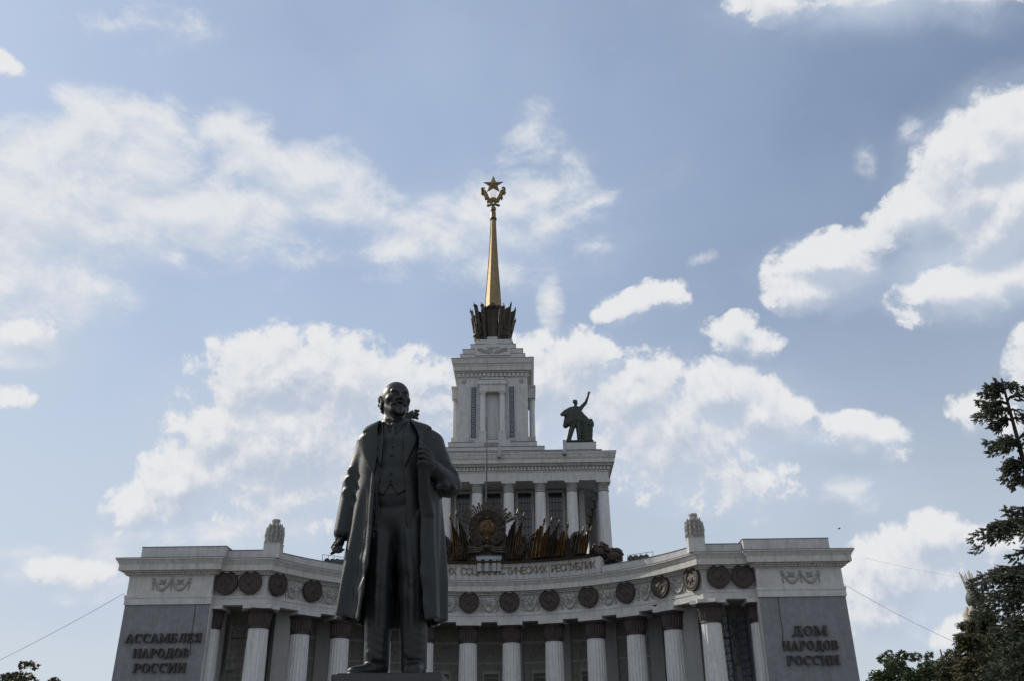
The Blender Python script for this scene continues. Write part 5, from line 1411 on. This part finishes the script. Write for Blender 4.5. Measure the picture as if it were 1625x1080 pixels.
MB().lathe([(.52, 0), (.50, .9), (.54, 1.3), (.42, 1.5)], 16).build('collar_drum', MT['dullgold'], SP, 50).location = (0, 0, 20.08)
MB().ball((0, 0, 0), (.56, .56, .66), 20, 12).build('ball', MT['dullgold'], SP, 180).location = (0, 0, 22.25)
MB().lathe([(.18, 0), (.28, .12), (.16, .3)], 12).build('neck', MT['dullgold'], SP, 50).location = (0, 0, 22.85)
# star with ridged faces
mb = MB(); zc = 106.25-78.2; Rs, rs = 2.22, .90
ring_ = [((Rs if i % 2 == 0 else rs)*math.cos(R(90+36*i)), (Rs if i % 2 == 0 else rs)*math.sin(R(90+36*i))) for i in range(10)]
mb.v = [(x, 0, zc+z) for x, z in ring_] + [(0, -.48, zc), (0, .48, zc)]
for i in range(10): mb.f += [(i, (i+1) % 10, 10), ((i+1) % 10, i, 11)]
mb.build('star', MT['dullgold'], SP)
# lyre-shaped wreath of ears, open in the middle with thin strings
for s in (-1, 1):
    mb = MB(); pts = [(s*.25, 101.9), (s*.85, 102.5), (s*1.25, 103.3), (s*1.65, 104.2), (s*1.75, 104.9)]
    mb.tube([(x, 0, z-78.2) for x, z in pts], [.30, .38, .42, .48, .28], 8)
    for (x, z), r in zip(pts[1:], (.35, .55, .75, .6)):
        for q in range(16):
            mb.ball((x+s*random.uniform(-.1, 1)*r*.95, random.uniform(-.35, .35), z-78.2+random.uniform(-.42, .45)), (.17, .15, .24), 6, 4, .3)
    mb.build('wheat_wreath', MT['dullgold'], SP, 60)
    MB().tube([(0, -.1, 23.35), (s*.6, -.15, 23.15), (s*1.05, -.1, 23.0), (s*1.35, 0, 23.1)], [.18, .25, .28, .08], 7).build('ribbon', MT['dullgold'], SP, 60)
for k in range(7):
    x = (k-3)*.20; MB().tube([(x*.6, 0, 102.9-78.2), (x*1.25, 0, 105.2-78.2)], .028, 5).build('string', MT['gold'], SP)
MB().ball((0, 0, 102.7-78.2), (.72, .38, .55), 14, 9, .06).build('globe', MT['dullgold'], SP, 60)

# ------------------------------------------------------------------ small things on the roofs
def mast(u, v0, v1, Y, r, label, name='lightning_rod', cat='lightning rod', m='iron', group=None):
    p0 = at(u, v1, Y); p1 = at(u, v0, Y); o = thing(name, label, cat, (p0.x, Y, p0.z), group)
    MB().tube([(0, 0, 0), (0, 0, p1.z-p0.z)], [r, r*.45], 7).build('rod', MT[m], o, 60); MB().box(-r*2.5, r*2.5, -r*2.5, r*2.5, 0, r*2).build('foot_plate', MT[m], o)
    return o
mast(772, 660, 800, 120.6, .115, 'tall thin dark mast rising behind the rayed emblem in front of the tower', 'mast', 'mast')
mast(323, 864, 871, 102.6, .03, 'short lightning rod on the left wing parapet')
mast(1175, 853, 860, 103.0, .03, 'short lightning rod beside the right finial, on the right parapet')
mast(545, 868, 893, 112, .035, 'thin light pole among the lamps behind the left railing', 'pole', 'pole')
for (u, v0, v1, Y, lb) in ((792.3, 706, 726, 127.8, 'white downpipe on the roof edge in the middle of the podium cornice'), (896, 697, 721, 127.8, 'white downpipe left of the roof pedestal with the raised-arm figure')):
    p0 = at(u, v1, Y); p1 = at(u, v0, Y); o = thing('downpipe', lb, 'pipe', (p0.x, Y, p0.z), 'white pipes on the podium roof edge')
    MB().box(-.20, .20, -.12, .12, .2, p1.z-p0.z).build('duct', MT['tin'], o); MB().box(-.27, .27, -.16, .16, 0, .22).build('shoe', MT['darktin'], o)
# floodlights behind little railings
def lamp(u, v, Y, rz, label, grp, r=.42):
    p = at(u, v, Y); o = thing('floodlight', label, 'floodlight', tuple(p), grp); o.rotation_euler = (0, 0, rz)
    MB().tube([(0, .55, 0), (0, .3, 0), (0, 0, 0)], [r*.45, r*.9, r], 18).build('housing', MT['iron'], o, 50)
    MB().tube([(0, -.012, 0), (0, -.03, 0)], r*.88, 18).build('lens', MT['glass'], o, 50)
    MB().tube([(-r-.06, .2, .05), (-r-.06, .2, -r-.1), (r+.06, .2, -r-.1), (r+.06, .2, .05)], .035, 5).tube([(0, .2, -r-.1), (0, .2, -r-.55)], .05, 5).build('bracket', MT['iron'], o)
wd_ = {0: 'leftmost', 1: 'second from left', 2: 'third from left', 3: 'rightmost'}
for k, u in enumerate((518.5, 527.5, 535, 543)): lamp(u, 889-(.6 if k == 2 else 0)+.6*k, 112.4, R(-10+12*k), '%s dark round floodlight behind the left roof railing, beside the statue hand' % wd_[k], 'floodlights behind the left railing', .36)
for k, u in enumerate((1001.5, 1009.5, 1018, 1025.5)): lamp(u, 884.5-.5*k, 112.4, R(20-12*k), '%s dark round floodlight behind the right roof railing' % wd_[k], 'floodlights behind the right railing', .36)
def railing(a, b, ztop, zbot, label):
    a = Vector(a); b = Vector(b); o = thing('roof_railing', label, 'railing', (a.x, a.y, zbot)); d = b-a; d.z = 0; h = ztop-zbot
    for k in range(5): p = d*k/4; MB().tube([(p.x, p.y, 0), (p.x, p.y, h)], .035, 5).build('post', MT['iron'], o)
    for z in (h, h*.5): MB().tube([(0, 0, z), (d.x, d.y, z)], .03, 5).build('rail', MT['iron'], o)
pa, pb_ = at(512, 879, 111.6), at(549, 884, 113.5); railing(pa, pb_, pa.z, pa.z-1.3, 'thin dark railing round the lamps on the left curve of the roof')
pa, pb_ = at(996, 880, 113.2), at(1036, 877, 111.4); railing(pa, pb_, pa.z, pa.z-1.3, 'thin dark railing round the lamps on the right curve of the roof')
# birds
def bird(u, v, Y, label, wings, s=1):
    p = at(u, v, Y); o = thing('bird', label, 'bird', tuple(p))
    MB().ball((0, 0, 0), (.17*s, .09*s, .09*s), 10, 6).ball((.17*s, 0, .07*s), (.06*s, .055*s, .055*s), 8, 5).tube([(.22*s, 0, .07*s), (.28*s, 0, .06*s)], [.02*s, .004], 4).tube([(-.12*s, 0, 0), (-.32*s, 0, -.03*s)], [.05*s, .02*s], 5).build('body', MT['iron'], o, 60)
    for q in (-1, 1):
        if wings: MB().tube([(0, 0, .03*s), (-.02*s, q*.25*s, .16*s), (-.10*s, q*.5*s, .10*s)], [.07*s, .06*s, .01*s], 5).build('wing', MT['iron'], o, 60)
        else: MB().tube([(.03*s, q*.07*s, .02*s), (-.22*s, q*.05*s, -.01*s)], [.06*s, .02*s], 5).build('wing', MT['iron'], o, 60)
bird(1332, 838, 90, 'tiny dark bird in flight above the right wing', True, .55)
p = at(1039, 960.5, 108); bird(1039, 959.8, 108.2, 'dark pigeon perched on the right-hand capital ledge', False, 1.25)
bird(475, 963.8, 108.2, 'dark pigeon perched on the left-hand capital ledge', False, 1.1)

# ------------------------------------------------------------------ scaffolds in the two flat bays
def scaffold(x, y, w, d, zt, m, label, levels, brace=True, plank_lv=(2,)):
    o = thing('scaffold_tower', label, 'scaffold', (x, y, .3)); H_ = zt-.3
    for i in (0, 1):
        for j in (0, 1): MB().tube([(i*w, j*d, 0), (i*w, j*d, H_)], .045, 6).build('standard', MT[m], o)
    st = H_/levels
    for k in range(1, levels+1):
        z = k*st
        for j in (0, 1): MB().tube([(0, j*d, z), (w, j*d, z)], .035, 5).build('rung', MT[m], o)
        for i in (0, 1): MB().tube([(i*w, 0, z-.15), (i*w, d, z-.15)], .03, 4).build('rung', MT[m], o)
        if brace and k % 2 == 0:
            MB().tube([(0, 0, z-2*st), (w, 0, z)], .028, 4).build('brace', MT[m], o); MB().tube([(w, 0, z-2*st), (0, 0, z)], .028, 4).build('brace', MT[m], o)
    for k in plank_lv: MB().box(-.1, w+.1, .05, d-.05, H_-k*st*1.0+.04, H_-k*st+.10).build('plank', MT['plank'], o)
    return o
scaffold(27.6, 106.6, .85, 1.2, 17.7, 'bluesteel', 'narrow blue scaffold tower between the corner column and the right wing', 21, True, (3, 9))
scaffold(29.4, 106.4, 1.0, 1.2, 17.7, 'bluesteel', 'wider blue scaffold tower close against the right wing', 21, True, (9,))
scaffold(-29.7, 106.6, 2.4, 1.3, 17.6, 'greysteel', 'grey scaffold with a reddish plank between the left wing and the corner column', 20, False, (2,))

# ------------------------------------------------------------------ wires
def wire(pts, r, label):
    P = [at(*p) for p in pts]; a, b = P; n = 16; q = []
    for i in range(n+1):
        t = i/n; c = a.lerp(b, t); c.z -= (b-a).length*.012*4*t*(1-t); q.append(c)
    o = MB().tube(q, r, 5).build('cable', MT['iron']); tag(o, label, 'cable')
wire([(198, 940, 102.2), (-30, 1061, 92)], .022, 'thin cable running down to the left from the left wing')
wire([(1338, 925, 102.2), (1522, 1021, 84)], .018, 'thin cable running down to the trees from the right wing')
wire([(1372, 884, 140), (1546, 918, 150)], .012, 'faint far cable crossing the low cloud towards the distant spire')

# ------------------------------------------------------------------ distant ornament seen between the spruce branches
dp = at(1551, 968, 190); DS = thing('distant_spire', 'cream turret with a crown of upright spikes seen through the spruce branches', 'spire', (dp.x, 190, 0))
zb = dp.z; sc_ = 190/1400*1.05
MB().lathe([(3.2, 0), (3.0, zb-6), (2.4, zb-5.8), (1.5, zb-3), (1.4, zb)], 12).build('turret', MT['cream'], DS, 40)
mb = MB().ball((0, 0, zb+2.2), (1.75, 1.75, 2.0), 20, 12)
mb.build('bulb', MT['roofbronze'], DS, 60)
mb = MB()
for k in range(10):
    a = 2*math.pi*k/10; mb.tube([(1.35*math.cos(a), 1.35*math.sin(a), zb-2.6), (2.3*math.cos(a), 2.3*math.sin(a), zb-.6), (2.0*math.cos(a), 2.0*math.sin(a), zb+.8)], [.7, .85, .2], 7)
mb.build('petals', MT['cream'], DS, 60)
for k in range(9):
    a = 2*math.pi*k/9; MB().tube([(.9*math.cos(a), .9*math.sin(a), zb+3.2), (1.15*math.cos(a)-.7, 1.15*math.sin(a), zb+7.6+.4*math.sin(k*2))], [.22, .10], 5).build('spike', MT['cream'], DS, 60)
mast(1497, 1029, 1052, 70, .09, 'short dark pole top sticking out of the right-hand trees', 'pole', 'pole')

# ------------------------------------------------------------------ trees
def limb(mb, a, b, r0, r1, sag=0, n=5):
    a = Vector(a); b = Vector(b); mb.tube([a.lerp(b, t) + Vector((0, 0, -sag*4*t*(1-t))) for t in [i/n for i in range(n+1)]], [r0+(r1-r0)*i/n for i in range(n+1)], 7)
def needle_tuft(V, F, c, d, L_, rnd, n=20, w=.012):
    """a twig end: thin needle blades radiating around an axis"""
    c = Vector(c); d = Vector(d).normalized(); u = d.orthogonal().normalized(); v = d.cross(u)
    for i in range(n):
        t = rnd.uniform(0, 1); a = rnd.uniform(0, 6.283); o_ = u*math.cos(a)+v*math.sin(a)
        p = c + d*(L_*t); q = p + (o_*.75 + d*.65).normalized()*L_*rnd.uniform(.22, .36)*(1.15-.5*t)
        s = o_.cross(d).normalized()*w
        k = len(V); V += [tuple(p-s), tuple(p+s), tuple(q+s*.3), tuple(q-s*.3)]; F.append((k, k+1, k+2, k+3))
def spruce(name, label, trunk_x, trunk_y, ztop, branches, m, rnd, trad=.22, tuft=.24, dens=1.0, grp=None, w=.016, nn=22, zstep=None, auto=None):
    T = thing(name, label, 'tree', (trunk_x, trunk_y, 0), grp); mb = MB(); V = []; F = []
    mb.tube([(0, 0, 0), (.05, 0, ztop*.5), (0, 0, ztop*.8), (.02, 0, ztop)], [trad*1.5, trad, trad*.6, .03], 9)
    for (z0, az, L_, droop) in branches:
        d = Vector((math.cos(az), math.sin(az), 0)); n = max(4, int(L_/.16)); prev = None; pts = []
        for i in range(n+1):
            t = i/n; z = z0 + L_*(.10*math.sin(t*2.4) - droop*t*t) ; pts.append(Vector((0, 0, z)) + d*L_*t + Vector((0, 0, .05*math.sin(i*1.7+z0))))
        mb.tube(pts, [max(.012, .045*(1-i/n)) for i in range(n+1)], 5)
        for i in range(1, n+1):
            t = i/n
            if t < .18: continue
            side = d.cross(Vector((0, 0, 1)))
            m_ = max(1, int(4.6*dens))
            for q in range(m_):
                sl_ = rnd.uniform(-1, 1); spread = .42*L_*(1-t*.75)*.55
                c = pts[i] + side*sl_*spread + Vector((0, 0, rnd.uniform(-.10, .04) - .10*abs(sl_)*spread)) - d*abs(sl_)*spread*-.3
                dd = (d*.8 + side*sl_*.9 + Vector((0, 0, rnd.uniform(-.35, .35)))).normalized()
                needle_tuft(V, F, c, dd, tuft*rnd.uniform(.8, 1.3), rnd, nn, w)
                if rnd.random() < .35*dens: needle_tuft(V, F, c+Vector((0, 0, -.08)), (dd+Vector((0, 0, -.8))), tuft*rnd.uniform(.7, 1.1), rnd, nn, w)
    mb.build('trunk', MT['bark'], T, 60)
    me = bpy.data.meshes.new('crown'); me.from_pydata(V, [], F); link('crown', me, m, T)
    return T
rnd = random.Random(11)
# near blue spruce on the right edge, trunk just outside the frame
SYp = 27.0
base = at(1640, 1080, SYp); tx = at(1632, 760, SYp).x
def zl(v, u=1610): return at(u, v, SYp).z
def xl_(u, v): return tx - at(u, v, SYp).x
br = []
spec = [(612, 1585, -.1), (622, 1562, .0), (640, 1552, .05), (655, 1550, .25), (668, 1572, .3), (700, 1572, .0), (712, 1569, .35), (735, 1588, .3), (745, 1590, .6), (760, 1604, .5),
        (815, 1590, .0), (835, 1570, .10), (842, 1545, .25), (850, 1541, .45), (880, 1600, .2), (905, 1580, .05), (915, 1552, .12), (925, 1538, .25), (940, 1560, .3), (955, 1535, .30), (965, 1570, .25), (985, 1585, .3), (1000, 1575, .3), (1020, 1580, .3), (1040, 1565, .35), (1055, 1570, .3), (1070, 1560, .3), (1090, 1555, .3)]
for (v, u, dr) in spec:
    L_ = max(.5, tx - at(u, v, SYp).x)
    for k in range(3):
        az = math.pi + (rnd.uniform(-.25, .25) if k == 0 else rnd.choice((-1, 1))*rnd.uniform(.35, .8))
        Lk = L_*(1 if k == 0 else rnd.uniform(.6, .85)); br.append((zl(v)+L_*dr*.35, az, Lk, dr*.9))
    br.append((zl(v)+.1, rnd.uniform(-1.4, 1.4), L_*rnd.uniform(.8, 1.1), dr))
for v in range(1100, 1500, 26):
    for k in range(7): br.append((max(.8, zl(v)), rnd.uniform(0, 6.28), rnd.uniform(1.6, 2.8), .3))
T1 = spruce('spruce_tree', 'dark blue spruce with drooping ragged branches at the right edge of the view', tx, SYp, at(1606, 606, SYp).z+.15, br, 'needle', rnd, .12, .165, 1.65, None, .010, 50)
def conifer(u, vtop, Y, wbase, m, label, rnd, nb=15, per=8, tuft=.4, w=.03, nn=18, dens=1.0, grp='trees at the lower right', lean=0):
    p = at(u, vtop, Y); H_ = p.z; b = []
    zlow = max(1.0, at(u, 1120, Y).z-1)
    for i in range(nb):
        t = (i+.5)/nb; z = H_ - (H_-zlow)*t
        for k in range(per): b.append((z+rnd.uniform(-.15, .15), rnd.uniform(0, 6.283), (.15+wbase*t**.75)*rnd.uniform(.75, 1.15), rnd.uniform(-.05, .25)))
    return spruce('conifer_tree', label, p.x, Y, H_, b, m, rnd, .18, tuft, dens, grp, w, nn)
conifer(1558, 972, 48, 1.75, 'needle2', 'olive conifer with upswept tips just below the distant cream turret', random.Random(2), 15, 9, .38, .025, 20, 1.0)
conifer(1532, 985, 44, 1.2, 'needle2', 'narrow dull green conifer top left of the olive conifer', random.Random(22), 10, 7, .34, .022, 20, .9)
conifer(1612, 985, 40, 2.3, 'needle', 'dark grey-green conifer in the bottom right corner', random.Random(5), 13, 9, .36, .024, 20, 1.0)
def leafy(u, vtop, Y, rx, rz_, m, label, seed, n=5200, ls=.16, grp='trees at the lower right', nm='broadleaf_tree', extra=()):
    rnd = random.Random(seed); p = at(u, vtop, Y); H_ = p.z; T = thing(nm, label, 'tree', (p.x, Y, 0), grp)
    mb = MB(); mb.tube([(0, 0, 0), (.1, 0, H_*.35), (0, .1, H_*.62), (.05, 0, H_*.9)], [.32, .24, .15, .04], 9)
    clumps = []
    cz = H_-rz_
    for i in range(34):
        a = rnd.uniform(0, 6.283); b = rnd.uniform(-.75, 1); c = math.sqrt(1-b*b); q = rnd.uniform(.45, .88)
        cc = Vector((rx*q*c*math.cos(a), rx*q*c*math.sin(a), cz+rz_*q*b)); clumps.append((cc, rnd.uniform(.22, .40)*rx))
        if i % 2 == 0: limb(mb, (0, 0, H_*rnd.uniform(.3, .55)), cc, .09, .02, -.2)
    for (dx, dz, r) in extra: clumps.append((Vector((dx, 0, H_+dz)), r))
    V = []; F = []
    tot = sum(r**2 for _, r in clumps)
    for cc, r in clumps:
        for i in range(int(n*r*r/tot)):
            a = rnd.uniform(0, 6.283); b = rnd.uniform(-1, 1); c = math.sqrt(1-b*b); q = rnd.uniform(.35, 1.12)**.6*r
            pnt = cc+Vector((q*c*math.cos(a), q*c*math.sin(a), q*b*.85)); d = Vector((rnd.gauss(0, 1), rnd.gauss(0, 1), rnd.gauss(0, .7))).normalized(); e = d.orthogonal().normalized()
            if rnd.random() < .5: e = d.cross(e)
            s = ls*rnd.uniform(.6, 1.3); k = len(V)
            V += [tuple(pnt-d*s), tuple(pnt+e*s*.45), tuple(pnt+d*s), tuple(pnt-e*s*.45)]; F.append((k, k+1, k+2, k+3))
    mb.build('trunk', MT['bark'], T, 60); me = bpy.data.meshes.new('crown'); me.from_pydata(V, [], F); link('crown', me, m, T)
    return T
leafy(1420, 1040, 66, 2.0, 2.6, 'leaf', 'green leafy tree with upright shoots just right of the right wing', 3, 9000, .15, extra=[(-.9, -.2, .35), (-.35, .15, .3), (.5, .1, .35), (1.0, -.1, .35)])
leafy(1468, 1044, 62, 2.2, 2.6, 'leaf', 'lighter green leafy tree in front of the short pole at lower right', 8, 9000, .15, extra=[(-.5, .1, .35), (.3, .2, .3)])
leafy(1512, 1030, 58, 2.1, 3.0, 'leaf2', 'dull dark leafy tree between the light green tree and the conifers', 9, 9000, .15)
leafy(1385, 1072, 70, 1.4, 2.0, 'leaf', 'low leafy treetop at the foot of the right wing edge', 13, 5000, .15)
leafy(20, 1062, 52, 2.1, 2.3, 'leaf2', 'dark treetop in the bottom left corner', 4, 9000, .13, 'trees at the lower left', extra=[(.55, .25, .28), (.95, .35, .2), (1.2, .2, .25)])
leafy(84, 1074, 52, 1.1, 1.5, 'leaf2', 'small treetop just right of the corner tree at lower left', 6, 4200, .12, 'trees at the lower left')
